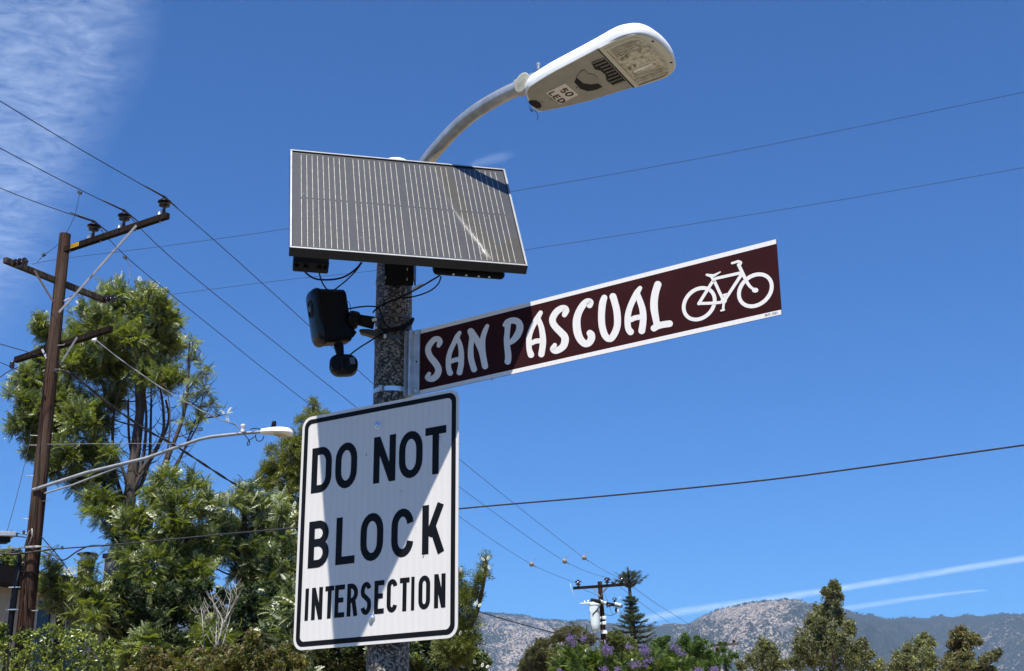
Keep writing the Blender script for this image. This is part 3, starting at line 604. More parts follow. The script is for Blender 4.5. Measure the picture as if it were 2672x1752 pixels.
b = MB(); P = at(992, 1012, PY-0.080); b.box(P, (1,0.3,0), (-.3,1,0), (0,0,1), .014, .012, .02); b.build('band_buckle', M['galv'], nms, bevel=.002)
# ================================================================== solar panel
KP = 1.02
Pf = lambda p: EYE+(V(*p)-EYE)*KP
Q0 = Pf((-0.8572527, 4.85239196, 4.01557537)); Q1 = Pf((-0.02335825, 5.03655805, 4.01158547)); Q3 = Pf((-0.7741803, 4.46384771, 3.44336705)); Q2 = Pf((0.05971415, 4.6480138, 3.43937715))
PWd = np.linalg.norm(Q1-Q0); PHt = np.linalg.norm(Q0-Q3)
SP = Plane(Q3, Q1-Q0, Q0-Q3)
pan = thing('solar_panel', 'dusty dark solar panel in a thin metal frame, tilted on the lamp post', 'solar panel', (Q0+Q2)/2)
M['panel_frame_shaded'] = mat('shaded_frame_sides', (0.02, 0.02, 0.022), 0.4, 0.5, 0.2, 12)  # frame sides coloured near-black for the shade they lie in
M['panel_lip'] = mat('silver_frame_lip', (0.30, 0.31, 0.32), 0.45, 0.4, 0.15, 20)
m_, nt, bs, out = newmat('dusty_solar_glass'); vec = coords(nt)
d1 = noise_(nt, vec, 9, 8, .7); d2 = noise_(nt, vec, 260, 3, .7); vo = N(nt, 'ShaderNodeTexVoronoi'); vo.inputs['Scale'].default_value = 42; nt.links.new(vec, vo.inputs['Vector'])
base = ramp(nt, d1, [(.3, (.020, .020, .020)), (.7, (.036, .035, .033))])
base = mixc(nt, ramp(nt, d2, [(.4, (0, 0, 0)), (.75, (.6,)*3)]), base, (.056, .054, .050))
sepv = N(nt, 'ShaderNodeSeparateColor'); nt.links.new(vo.outputs['Color'], sepv.inputs[0])
sp1 = ramp(nt, vo.outputs['Distance'], [(.045, (1, 1, 1)), (.07, (0, 0, 0))]); sp2 = ramp(nt, sepv.outputs[0], [(.90, (0, 0, 0)), (.92, (1, 1, 1))])
base = mixc(nt, mixc(nt, 1.0, sp1, sp2, 'MULTIPLY'), base, (.55, .54, .5))
nt.links.new(base, bs.inputs['Base Color']); bs.inputs['Roughness'].default_value = .55; bs.inputs['Specular IOR Level'].default_value = .25
bs.inputs['Coat Weight'].default_value = 1.0; bs.inputs['Coat Roughness'].default_value = .07; M['cell'] = m_
fd = 0.038
for a, c_, nm in (((0, 0), (PWd, 0), 'b'), ((0, PHt), (PWd, PHt), 't'), ((0, 0), (0, PHt), 'l'), ((PWd, 0), (PWd, PHt), 'r')):
    lip = 0.0095; cx = V(*a); cy = V(*c_)
    inward = {'b': V(0, 1), 't': V(0, -1), 'l': V(1, 0), 'r': V(-1, 0)}[nm]*lip
    e = .0 if nm in 'bt' else lip+.0002
    dd = unit(cy-cx)*e
    quad = [cx+dd, cy-dd, cy-dd+inward, cx+dd+inward]
    b = MB(); b.prism([SP.P(q, 0.0) for q in quad], SP.n, fd); fr = b.build('frame_bar', M['panel_frame_shaded'], pan, bevel=.0006, seg=1)
    b = MB(); quad2 = [cx+dd+inward*.06, cy-dd+inward*.06, cy-dd+inward*.8, cx+dd+inward*.8]
    b.prism([SP.P(q, 0.0012) for q in quad2], SP.n, .0011); b.build('frame_lip', M['panel_lip'], fr)
g = .0096
MB().prism([SP.P(q, -0.0045) for q in [(g, g), (PWd-g, g), (PWd-g, PHt-g), (g, PHt-g)]], SP.n, .004).build('glass', M['cell'], pan)
M['busbar'] = mat('tinned_busbar', (0.42, 0.40, 0.35), 0.4, 0.2, 0.35, 60)
s_ = (PWd-2*.043)/36.65; gg = 1.55*s_
for gi in range(4):
    for k_ in range(9):
        u = .043+gi*(8*s_+gg)+k_*s_
        b = MB()
        for v0, v1 in ((.022, PHt*.492), (PHt*.508, PHt-.026)):
            n_ = 14; row = []
            for i in range(n_+1):
                t = i/n_; w_ = .00095+.00015*math.sin(i*2.1+k_); du_ = 0.0
                row += [SP.P((u+du_-w_, v0+(v1-v0)*t), -.0038), SP.P((u+du_+w_, v0+(v1-v0)*t), -.0038)]
            b.add(row, [(2*i, 2*i+1, 2*i+3, 2*i+2) for i in range(n_)])
        b.build('busbar', M['busbar'], pan)
# back of the panel: sheet, junction box, control box, brackets
MB().prism([SP.P(q, -0.0095) for q in [(g, g), (PWd-g, g), (PWd-g, PHt-g), (g, PHt-g)]], SP.n, .002).build('back_sheet', M['white_paint'], pan)
D = lambda x, y: (720+x/2.1985, 370+y/2.1985)
def bk(px, py, off): # point on a plane 'off' behind the panel
    return onp(px, py, SP.P((0, 0), -off), SP.n)
c = bk(*D(200, 700), .075); b = MB(); b.box(c, SP.u, SP.v, SP.n, .128, .05, .05); jb = b.build('junction_box', M['black_plastic'], pan, bevel=.006)
for dx in (-.052, -.018, .03, .054):
    b = MB(); b.lathe(c+SP.u*dx-SP.v*.02, -SP.v, [(0, .009), (.016, .009), (.018, .006)], 10); b.build('cable_gland', M['black_plastic'], jb)
c = bk(*D(1105, 738), .078); b = MB(); b.box(c, SP.u, SP.v, SP.n, .272, .066, .036); cb = b.build('battery_box', M['black_plastic'], pan, bevel=.018, seg=4)
for dx in (-.06, -.012, .035, .075):
    b = MB(); b.lathe(c+SP.u*dx-SP.v*.034, unit(-SP.v-SP.n*.2), [(0, .0045), (.002, .0045), (.003, .002)], 10); b.build('screw', M['alu_dull'], cb)
# mounting bracket: two plates bent round the post with slotted holes
b = MB(); P = at(1042, 716, PY-.092)
b.box(P+V(0, .004, .03), (1, .1, 0), (-.1, 1, 0), (0, 0, 1), .112, .006, .15); b.build('bracket_plate', M['black_plastic'], pan); b = MB()
b.beam(P+V(-.055, 0, .05), P+V(-.055, .12, .05), .006, .11); b.beam(P+V(.055, 0, .05), P+V(.055, .12, .05), .006, .11)
b.beam(P+V(-.045, .0, .09), SP.P((PWd*.5-.05, .26), -fd), .03, .006); b.beam(P+V(.045, .0, .09), SP.P((PWd*.5+.05, .26), -fd), .03, .006)
b.beam(post_c(3.98)+V(-.04, -.06, 0), SP.P((PWd*.5-.04, PHt*.8), -fd), .03, .006)
br = b.build('mounting_bracket', M['black_plastic'], pan, kind='stuff')
for x, y in ((1122, 190), (1360, 208), (1362, 98)):
    px, py = 740+x/4.22, 680+y/4.22; b = MB(); b.box(at(px, py, PY-.0975), (1, .1, 0), (-.1, 1, 0), (0, 0, 1), .003, .002, .0105); b.build('slot_bolt', M['alu'], br)

# ================================================================== black monitoring unit hanging on the left
E1 = lambda x, y: (740+x/4.22, 680+y/4.22)
cam_t = thing('monitoring_unit', 'black weatherproof sensor camera on a bracket left of the post with a small head beneath', 'security camera', at(*E1(620, 640), 5.12))
uf = unit(V(-.84, -.50, -.19)); us = unit(np.cross(uf, V(0, 0, 1))); uu = unit(np.cross(us, uf))          # facing left and slightly to us
if uu[2] < 0: uu = -uu
uc = at(*E1(512, 628), 5.12)
def frame_rr(w, h, r, off, s=1.0, dc_=V(0, 0, 0)):
    return [uc+us*(x*s)+uu*(y*s)+uf*off+dc_ for x, y in rrect(-w/2, -h/2, w/2, h/2, r, 6)]
b = MB(); v, f = loft([frame_rr(.088, .212, .022, -.064, .96), frame_rr(.088, .212, .022, -.060), frame_rr(.096, .222, .026, .045), frame_rr(.100, .230, .030, .047), frame_rr(.100, .230, .030, .056)])
b.add(v, f); body = b.build('body', M['black_plastic'], cam_t, smooth='auto')
b = MB(); v, f = loft([frame_rr(.098, .228, .030, .057), frame_rr(.094, .224, .030, .066), frame_rr(.080, .206, .028, .074), frame_rr(.04, .15, .018, .078)])
b.add(v, f); face = b.build('front_cover', M['black_face'], cam_t, smooth='auto')
b = MB(); v, f = loft([[uc+us*(x)+uu*(y+.035)+uf*o_ for x, y in rrect(-.018*s, -.030*s, .018*s, .030*s, .017*s, 6)] for o_, s in ((.074, 1.25), (.0805, 1.2), (.0805, 1.0), (.078, .95))]); b.add(v, f); b.build('lens_surround', M['dark_hole'], face)
b = MB(); b.lathe(uc+uu*.036+uf*.078, uf, [(0, .0135), (.0035, .013), (.006, .008), (.007, .002)], 18); M['lens_glass'] = mat('camera_lens_glass', (.05, .06, .09), .05); b.build('lens', M['lens_glass'], face, smooth='auto')
b = MB(); b.lathe(uc-uu*.045+uf*.0765, uf, [(0, .010), (.0012, .010), (.0014, .008)], 16); M['dim_print'] = mat('dim_grey_print', (.10, .11, .13), .4); b.build('emblem', M['dim_print'], face)
b = MB(); b.box(uc-uu*.0955+us*-.0+uf*.050, us, uf, uu, .02, .011, .006); M['red_led'] = mat('red_plastic', (.45, .07, .04), .4); b.build('status_light', M['red_led'], body)
b = MB(); a0 = uc-uf*.055+uu*.002; a1 = at(*E1(1000, 690), 5.165)
b.tube([a0, a0+(a1-a0)*.15, a0+(a1-a0)*.18, a0+(a1-a0)*.6, a1], [.027, .027, .023, .023, .026], 16); b.beam(at(*E1(700, 760), 5.14), at(*E1(760, 830), 5.16), .03, .03)
b.build('bracket_arm', M['black_plastic'], cam_t, smooth='auto')
b = MB(); b.lathe(at(*E1(770, 655), 5.13), unit(a1-a0), [(-.02, .031), (-.012, .036), (.012, .036), (.02, .031)], 16); b.build('knuckle', M['black_plastic'], cam_t, smooth='auto')
M['grey_dark'] = mat('dark_grey_casting', (.045, .043, .04), .5)
b = MB(); P = at(*E1(935, 785), 5.15); b.prism([at(*E1(x, y), 5.15) for x, y in [(825,765),(860,752),(930,752),(1000,765),(1060,790),(1040,835),(980,830),(900,800),(850,790)]], V(0, -1, 0), .045); b.build('clamp_plate', M['grey_dark'], cam_t, bevel=.003)
for px_, z_h in ((826, .012), (853, .010)):
    band(zpx(px_), z_h, 'clamp_band', 'band_dark', par=cam_t, r=r_of(3.3)+.003)
b = MB(); b.box(at(*E1(1000, 655), 5.13), (1, 0, .4), (0, 1, 0), (-.4, 0, 1), .018, .006, .012); b.build('clip', M['alu'], cam_t); b = MB(); b.box(at(*E1(1015, 745), 5.12), (1, 0, .3), (0, 1, 0), (-.3, 0, 1), .012, .006, .008); b.build('clip', M['alu'], cam_t)
b = MB(); b.tube([at(*E1(1085, 765), 5.155), at(*E1(1180, 772), 5.14), at(*E1(1300, 745), 5.145), at(*E1(1390, 700), 5.17), at(*E1(1425, 645), 5.20)], [.006, .009, .010, .010, .007], 10); b.build('strap', M['black_rubber'], cam_t, smooth='auto')
b = MB(); b.tube([at(*E1(605, 930), 5.12), at(*E1(618, 1000), 5.11), at(*E1(632, 1090), 5.10)], [.020, .017, .013], 14); b.tube([at(*E1(640, 1100), 5.06), at(*E1(655, 1200), 5.055)], [.010, .008], 10); b.build('neck', M['black_plastic'], cam_t, smooth='auto')
hc = at(*E1(660, 1160), 5.10); hu = unit(V(-.10, 0, 1)); hx = unit(V(1, .15, .07)); hy = unit(np.cross(hu, hx))
def hrr(w, h, r, off): return [hc+hx*x+hu*y+hy*off for x, y in rrect(-w/2, -h/2, w/2, h/2, r, 6)]
b = MB(); v, f = loft([hrr(.092, .062, .030, -.034), hrr(.109, .078, .036, -.024), hrr(.109, .080, .037, .018), hrr(.086, .056, .026, .036)]); b.add(v, f); b.build('sensor_head', M['black_plastic'], cam_t, smooth='auto')
for x0 in (.515, .725):
    pts = [(x0*1000-2, 1112 if x0 < .6 else 1072), (x0*1000+58, 1122 if x0 < .6 else 1062), (x0*1000+64, 1195 if x0 < .6 else 1140), (x0*1000+10, 1196 if x0 < .6 else 1145)]
    b = MB(); b.prism([at(*E1(*p), 5.064) for p in pts], V(0, -1, 0), .0008); b.build('sensor_label', M['dim_print'], cam_t)
# cables, each one a thing of its own
def cable(pts, conv, y, r, label, name='cable', m='black_rubber', cat='cable', group=None, n=5):
    P = smooth_pts([at(*conv(p[0], p[1]), (p[2] if len(p) > 2 else y)) for p in pts], n)
    b_ = MB(); b_.tube(P, r, 8); o = b_.build(name, M[m], None, smooth=True); return tag(o, label, cat, group)
cable([(193,40,5.0),(240,130),(330,195),(430,213),(560,208),(680,175),(790,100),(855,25,4.95)], E1, 4.98, .0036, 'thick black cable looping widest under the left end of the solar panel')
cable([(385,70),(400,170),(440,270),(500,332),(560,322),(610,285),(700,212),(800,110),(862,25,4.95)], E1, 5.0, .0028, 'thin black cable dipping from panel box down to the top of the camera unit')
cable([(1720,165,4.86),(1560,262,4.95),(1400,350,5.08),(1200,440,5.135),(1080,490,5.13),(1010,545,5.13),(985,575,5.14)], E1, 5.0, .0032, 'upper black cable running from the box behind the panel across the post')
cable([(1735,175,4.86),(1700,262,4.88),(1600,342,4.95),(1420,402,5.10),(1230,425,5.14),(1080,500,5.14)], E1, 5.0, .0028, 'lower sagging black cable from the box behind the panel to the post')
cable([(690,540),(760,525),(860,510),(960,505),(1040,522,5.14),(1080,600,5.145),(1110,690,5.145),(1180,755,5.14)], E1, 5.13, .0030, 'black cable from the camera unit along the top of its bracket arm')
cable([(655,1120,5.05),(720,1050),(830,965),(950,890),(1080,805,5.145),(1110,790,5.14)], E1, 5.08, .0030, 'straight black cable rising from the small sensor head to the post')
cable([(680,445),(715,460),(735,500),(735,560)], E1, 5.10, .0012, 'thin black wire loop on the back edge of the camera unit')
b = MB(); b.prism([at(*E1(x, y), 5.02) for x, y in [(1420,300),(1530,250),(1532,275),(1422,325)]], V(0, -1, 0), .001); tag(b.build('cable_tag', M['alu_dull']), 'small grey tag taped to the upper cable right of the post', 'tag')
# ================================================================== wooden utility pole at the left
UP = at(170, 612, 26.0); UB = at(62, 1673, 26.0)
ux = lambda z: (UB+(UP-UB)*((z-UB[2])/(UP[2]-UB[2])))
def pole_at(py):                                    # pole axis point at an image height
    t = (py-612)/(1673-612); px = 170+(62-170)*t; return at(px, py, 26.0+(ux(at(px, py, 26)[2])[1]-26))
upole = thing('utility_pole', 'tall brown wooden utility pole with three crossarms at the left', 'utility pole', (ux(0)[0], ux(0)[1], 0))
b = MB(); zs = np.linspace(0, UP[2], 13); b.tube([ux(z) for z in zs], [.175-.062*(z/UP[2]) for z in zs], 20); b.build('shaft', M['pole_wood'], upole, smooth='auto')
G5 = lambda x, y: (x/2.6017, 480+y/2.6017); G6 = lambda x, y: (x/2.224, 1050+y/2.224); G7 = lambda x, y: (x/3.903, 700+y/3.903); G8 = lambda x, y: (180+x/7.097, 480+y/7.097); G9 = lambda x, y: (x/4.196, 1380+y/4.196)
def crossarm(pole, p0, p1, pm, y0, w, h, m):
    """level beam through two image points, at the height of the pole where pm crosses it"""
    z = at(*pm, y0)[2]; a, c_ = atz(*p0, z), atz(*p1, z); b_ = MB(); b_.beam(a, c_, w, h); o = b_.build('crossarm', M[m], pole, bevel=.008, seg=1); return a, c_, z, o
front = V(.0, -.17, 0)
a1, c1, z1, arm1 = crossarm(upole, G8(-60, 1220), G8(1835, 590), G8(-60, 1220), 25.83, .10, .125, 'arm_wood')
a2, c2, z2, arm2 = crossarm(upole, (12, 679), (273, 784), (165, 741), 26.15, .095, .12, 'arm_grey')
a3, c3, z3, arm3 = crossarm(upole, (41, 940), (290, 858), (150, 902), 26.18, .10, .12, 'arm_wood')
def pin_insulator(P, d=1.0, white=True, arm=arm1):
    """two dark skirts on a stub, standing on a crossarm; discs are sub-parts"""
    b_ = MB(); b_.lathe(P, (0, 0, 1), [(0, .035*d), (.06*d, .03*d), (.13*d, .028*d), (.16*d, .05*d), (.17*d, .105*d), (.19*d, .10*d), (.215*d, .04*d), (.235*d, .045*d), (.245*d, .135*d), (.262*d, .13*d), (.29*d, .055*d), (.31*d, .05*d), (.33*d, .055*d), (.35*d, .03*d)], 18)
    o = b_.build('insulator', M['glaze'], upole, smooth='auto')
    if white:
        b_ = MB(); b_.lathe(P-unit(c1-a1)*.10+V(0, 0, .0), unit(V(0, 0, 1)-unit(c1-a1)*-.25), [(0, .05), (.05, .048), (.10, .03), (.12, .005)], 12); b_.build('bird_cap', M['glaze_white'], upole, smooth='auto')
    return o
dirA = unit(c1-a1); tops = []
for g in ((405, 985), (985, 800), (1750, 560)):
    px, py = G8(*g); P = atz(px, py, z1+.0625); P = a1+dirA*np.dot(P-a1, dirA)+V(0, 0, .0625); pin_insulator(P); tops.append(P+V(0, 0, .34))
for t in (.05, .36, .7, .93):
    b = MB(); P = a1+(c1-a1)*t; b.lathe(P+V(0, 0, -.065), (0, 0, -1), [(0, .02), (.012, .02), (.013, .01), (.05, .009)], 8); b.build('bolt', M['galv'], arm1)
b = MB(); P = a1+dirA*.42+unit(np.cross(dirA, V(0,0,1)))*.0
sdn = unit(np.cross(dirA, V(0, 0, 1))); sdn = sdn if np.dot(sdn, EYE-P) > 0 else -sdn
tagc = a1+dirA*.34+sdn*.054
b.box(tagc, dirA, sdn, (0, 0, 1), .24, .006, .085); tg = b.build('number_plate', M['yellow_tag'], arm1)
b = MB()
for i, ch in enumerate('0547210'):
    base = tagc+dirA*(-.105+i*.031)+V(0, 0, -.03)
    ex = dirA
    put_glyph(b, lambda q, off: base+ex*q[0]+V(0, 0, 1)*q[1]+sdn*(.004+off), ch, .022, .06, .008, .001)
b.build('number_print', M['black_print'], arm1)
M['steel_flat'] = mat('flat_steel_brace', (.36, .36, .36), .5, .4, .2, 6)
b = MB(); p0 = pole_at(822)+V(.09, -.15, 0); t_ = .64; p1 = atz(369, 594, z1-.02); p1 = a1+dirA*np.dot(p1-a1, dirA)+sdn*.06-V(0, 0, .03)
b.beam(p0, p1, .055, .014, sdn); b.build('brace', M['steel_flat'], upole)
for (q0, d0, q1, zz) in (((90, 707), 26.09, (138, 787), z2), ((204, 763), 26.09, (168, 786), z2), ((201, 881), 26.12, (161, 945), z3), ((110, 912), 26.12, (122, 935), z3)):
    A_ = atz(*q0, zz); B_ = at(*q1, 25.9); b = MB(); b.beam(A_, B_, .04, .012, (0, 1, 0)); b.build('brace', M['steel_flat'], upole)
dir2 = unit(c2-a2)
def strain(P0, d, arm):
    for k in range(3):
        b_ = MB(); b_.lathe(P0+d*(.01+k*.105), d, [(0, .02), (.015, .05), (.025, .080), (.045, .082), (.055, .04), (.075, .022), (.105, .02)], 16); b_.build('insulator', M['glaze'], upole, smooth='auto')
    return P0+d*.33
sl, sr = at(36, 688, a2[1]+.02), at(270, 783, c2[1]-.04)
e_l = strain(sl, unit(atz(2672, 241, z2+.2)-sl), arm2); e_r = strain(sr, unit(atz(2672, 438, z2)-sr), arm2)
# hardware on the pole: steps, conduit, clamps
for py, s in [(1165,-1),(1245,-1),(1310,1),(1357,-1),(1395,-1),(1470,-1),(1596,1),(1140,-1),(905,1),(840,-1)]:
    P = pole_at(py); b = MB(); b.tube([P+V(.1*s, -.08, 0), P+V(.24*s, -.10, 0), P+V(.24*s, -.10, .03)], .008, 6); b.build('pole_step', M['galv'], upole)
b = MB(); b.tube([pole_at(1795)+V(-.24, -.1, 0), pole_at(1600)+V(-.24, -.1, 0), pole_at(1480)+V(-.21, -.1, 0)], .055, 10); b.tube([pole_at(1600)+V(-.20,-.13,0), pole_at(1460)+V(-.19,-.13,0), pole_at(1446)+V(-.22,-.13,.03), pole_at(1444)+V(-.34,-.13,0)], .04, 8); b.build('cable_riser', M['black_plastic'], upole, smooth='auto')
for py in (1536, 1594, 1666): 
    P = pole_at(py); b = MB(); b.beam(P+V(-.33, -.16, 0), P+V(-.10, -.18, 0), .012, .02); b.build('riser_strap', M['galv'], upole)
b = MB(); P = pole_at(1500); b.tube([P+V(-.17,-.05,-.02), P+V(-.1,-.16,.02), P+V(.06,-.175,.02), P+V(.155,-.08,-.04)], .02, 6); b.build('strap', M['black_rubber'], upole)
b = MB(); P = pole_at(1434)
for k in range(3): b.tube([P+V(-.62+.1*k, -.17, -.02-.01*k), P+V(-.1, -.18, .01*k), P+V(.12, -.17, .01+.012*k), P+V(.36, -.12, .04-.01*k)], .009, 6)
b.tube([P+V(-.1,-.18,0), P+V(-.06,-.18,.3), P+V(0,-.18,.36), P+V(.02,-.18,.22), P+V(-.04,-.18,.05)], .012, 6); b.build('cable_clamp', M['wire_light'], upole, smooth=True)
for q, d in (((31, 955), 25.9), ((246, 886), 26.1)):
    b = MB(); P = at(*q, d); b.lathe(P+V(0, 0, .1), (0, 0, -1), [(0, .02), (.03, .045), (.13, .05), (.16, .02)], 12); b.build('spool_insulator', M['glaze' if q[0] < 100 else 'glaze_white'], upole, smooth='auto')
b = MB(); b.lathe(pole_at(975)+V(.12,-.1,0), (.6,-.6,0), [(0, .05), (.06, .04)], 10); b.tube([pole_at(968)+V(.1,-.1,0), pole_at(970)+V(.28,-.12,-.02), pole_at(972)+V(.4,-.05,-.04)], .016, 8); b.build('cable_end', M['wire'], upole, smooth='auto')

# ================================================================== wires
def wire(pts, A, B, r, label, name='wire', m='wire', group=None, extra=None, cat='wire', n=4, twist=0):
    """a line strung in the upright plane between A and B; pts are where the photo shows it sagging"""
    A, B = np.asarray(A, float), np.asarray(B, float); nrm = unit(np.cross(B-A, V(0, 0, 1)))
    P = [onp(p[0], p[1], A, nrm) for p in pts]
    P = smooth_pts(P, n); b_ = MB()
    if twist:
        L = [0];
        for i in range(1, len(P)): L.append(L[-1]+np.linalg.norm(P[i]-P[i-1]))
        tt = np.linspace(0, L[-1], int(L[-1]*twist)); X = np.stack([np.interp(tt, L, [p[k] for p in P]) for k in range(3)], 1)
        for s in (0, math.pi):
            ph = tt*twist*1.1+s; Y = X + np.stack([np.zeros_like(ph), np.cos(ph), np.sin(ph)], 1)*r*1.1; b_.tube(list(Y), r, 4)
    else: b_.tube(P, r, 5)
    return tag(b_.build(name, M[m], None), label, cat, group)
FP = at(1564, 1530, 70.0)                                           # top of the far pole
fz = at(1567, 1531, 70)[2]
far_ends = [at(1502, 1520, 69.9), at(1590, 1508, 69.9), at(1629, 1514, 69.9)]
obs = [[(803,1052),(1199.7,1349.5),(1387,1473)], [(927,1061),(1199.7,1272),(1473,1465)], [(977,1005),(1199.7,1200),(1524,1456)]]
mids = [[(340,680),(560,860)], [(449,675),(700,880)], [(560,628),(750,799)]]
nm3 = ['lowest', 'middle', 'topmost']
for i in range(3):
    T = tops[i]; q0 = V(PW/2+FPX*np.dot(T-EYE, CAM_R)/np.dot(T-EYE, CAM_F), PH/2-FPX*np.dot(T-EYE, CAM_U)/np.dot(T-EYE, CAM_F))
    e = far_ends[i]; qe = [(1502,1521),(1590,1510),(1629,1515)][i]
    nx = [(1560,1560),(1690,1570),(1730,1580)][i]
    pts = [tuple(q0)]+mids[i]+obs[i]+[qe]
    wire(pts, T, e, .0085, ['lowest','middle','topmost'][i]+' of the three long wires descending from the left pole to the far pole', group=None)
    # towards the left edge
    lf = [(-260, 378), (-260, 250), (-260, 102)][i]; edge = [(0, 491), (0, 387), (0, 264)][i]
    far = atz(lf[0], lf[1], T[2]+.25)
    wire([tuple(q0), ((q0[0]+edge[0])/2, (q0[1]+edge[1])/2+3), edge, lf], T, far, .0085, ['lowest','middle','topmost'][i]+' of the three wires crossing the clouds to the left pole top')
    b = MB(); d_ = unit(far-T); d2 = unit(e-T); b.tube([T+d_*.55, T+d_*.1+V(0,0,.01), T+V(0,0,.02), T+d2*.1+V(0,0,.01), T+d2*.5], [.012,.018,.02,.018,.012], 6); b.build('wire_tie', M['wire'], upole, smooth=True)
    # beyond the far pole
    q2 = [(1560,1556),(1774,1644),(1797,1629)][i]; q3 = [(1640,1610),(1830,1682),(1880,1690)][i]
    wire([qe, ((qe[0]+q2[0])/2, (qe[1]+q2[1])/2+4), q2, q3], e, at(*q3, 120), .012, ['left','middle','right'][i]+' wire running on beyond the far pole towards the mountains')
    # line marker clamps
    cq = [(1387,1473),(1473,1465),(1524,1456)][i]; nrm = unit(np.cross(e-T, V(0,0,1))); P = onp(*cq, T, nrm); d = unit(e-T)
    mk = thing('line_marker', 'bundled spacer clamp on the '+nm3[i]+' of the wires near the far pole', 'wire marker', P, 'spacer clamps on the far wires')
    b = MB(); b.lathe(P-d*.16, d, [(0,.03),(.03,.09),(.16,.11),(.29,.09),(.32,.03)], 8); b.build('clamp', M['bark_pale'], mk)
    b = MB(); b.tube([P+d*.1, P+d*.35+V(0,0,.05), P+d*.75+V(0,0,-.02)], .016, 5); b.tube([P, P+d*.02+V(.1,0,.22), P+d*.2+V(.18,0,.30)], .012, 5); b.build('tie', M['wire_light'], mk)
TR = atz(2672, 241, z2+.2)
w = wire([(83,690),(166,675),(449,640),(752,597),(1000,554),(1337,500),(1700,437),(2100,360),(2672,241)], e_l, TR, .0042, 'upper thin wire crossing the whole sky behind the solar panel')
TR2 = atz(2672, 438, z2)
wire([(311,784),(460,767),(752,730),(975,707),(1373,652),(1800,586),(2200,521),(2672,438)], e_r, TR2, .0042, 'lower thin wire crossing the sky between solar panel and street sign')
zb = at(62, 1437, 26)[2]
wire([(130,1434),(270,1424),(405,1412),(600,1393),(800,1375),(1000,1352),(1199,1328),(1600,1293),(2000,1253),(2350,1207),(2672,1162)], at(90, 1437, 25.8), atz(2672, 1162, zb-.3), .013, 'thick dark cable rising to the right across the lower sky', name='cable', cat='cable')
wire([(-5,1445),(45,1446),(108,1438),(130,1434)], at(-5,1446,25.7), at(140,1432,25.85), .02, 'dark cable entering from the left edge at the cable clamp of the pole', name='cable', cat='cable')
wire([(108,1438),(140,1450),(166,1462),(200,1440),(234,1425),(270,1424)], at(108,1438,25.8), at(270,1424,25.2), .014, 'slack cable loop hanging right of the brown pole above the house', name='cable', cat='cable')
wire([(108,1401),(155,1455),(196,1513),(290,1640)], at(108,1401,25.9), at(290,1640,29), .010, 'thin wire slanting down right from the brown pole over the roof')
wire([(1224,1588),(1300,1612),(1400,1640),(1480,1659),(1567,1669)], at(1224,1588,60), at(1567,1669,70), .028, 'dark twisted cable sagging to the far pole in front of the mountains', name='cable', cat='cable')
wire([(1204,1578),(1224,1588)], at(1200,1577,60), at(1226,1589,60.1), .026, 'short dark cable end emerging beside the white sign', name='cable', cat='cable')
wire([(246,884),(307,933),(423,1014),(498,1057),(523,1071),(548,1082),(574,1095),(615,1109),(632,1128)], at(246,884,26.1), at(632,1128,25.2), .007, 'pale twisted service wire falling from the lowest crossarm to the small street light', m='wire_light', twist=5)
wire([(158,968),(192,978),(283,1054),(382,1122),(430,1148),(477,1176),(616,1266),(719,1324),(780,1366),(900,1440)], at(158,968,26), at(900,1440,34), .017, 'black twisted cable slanting down through the trees behind the white sign', name='cable', cat='cable', twist=5)
wire([(124,1160),(300,1158),(477,1158)], at(124,1160,25.9), at(477,1158,25.45), .006, 'thin level stay wire holding the small street light arm', m='wire_light')
wire([(0,898),(79,921),(118,934)], at(0,898,24), at(118,934,25.9), .008, 'short wire from the left edge to the lowest crossarm')
wire([(0,946),(43,964),(82,984),(118,994)], at(0,946,24), at(118,994,25.9), .008, 'wire from the left edge ending on the pole below the lowest crossarm')
wire([(0,985),(20,971),(46,959)], at(0,985,24.5), at(46,959,25.8), .011, 'sagging wire at the left edge under the lowest crossarm')
wire([(81,1140),(60,1230),(40,1310),(18,1389)], at(81,1140,25.9), at(18,1389,25), .006, 'thin wire dropping from the pole to the dark box at the left edge')
wire([(50,1490),(30,1560),(0,1640),(-20,1690)], at(50,1490,25.6), at(-20,1690,24.5), .011, 'slanting stay wire against the cream house wall')
wire([(208,502),(196,560),(172,610),(150,640),(114,667),(96,686)], at(208,502,24.6), at(96,686,25.6), .005, 'fine looping wire linking the cloudward wire to the grey crossarm')
wire([(326,673),(337,690),(338,722),(334,745)], at(326,673,27), at(334,745,27.1), .008, 'pale short wire end dangling under the lowest long wire', m='wire_light')
b = MB(); P = at(208,503,24.6); b.box(P, (1,0,-.5), (0,1,0), (.5,0,1), .08, .05, .05); tag(b.build('wire_clamp', M['wire']), 'small dark clamp on the middle wire left of the pole top', 'wire clamp')
b = MB(); P = at(326,673,26.9); b.box(P, (1,0,-.6), (0,1,0), (.6,0,1), .07, .05, .05); tag(b.build('wire_clamp', M['wire']), 'small dark clamp on the lowest long wire right of the brace', 'wire clamp')
b = MB(); P = at(114,666,25.5); b.box(P, (1,0,.6), (0,1,0), (-.6,0,1), .07, .05, .05); tag(b.build('wire_clamp', M['wire']), 'small dark clamp on the fine wire above the grey crossarm', 'wire clamp')

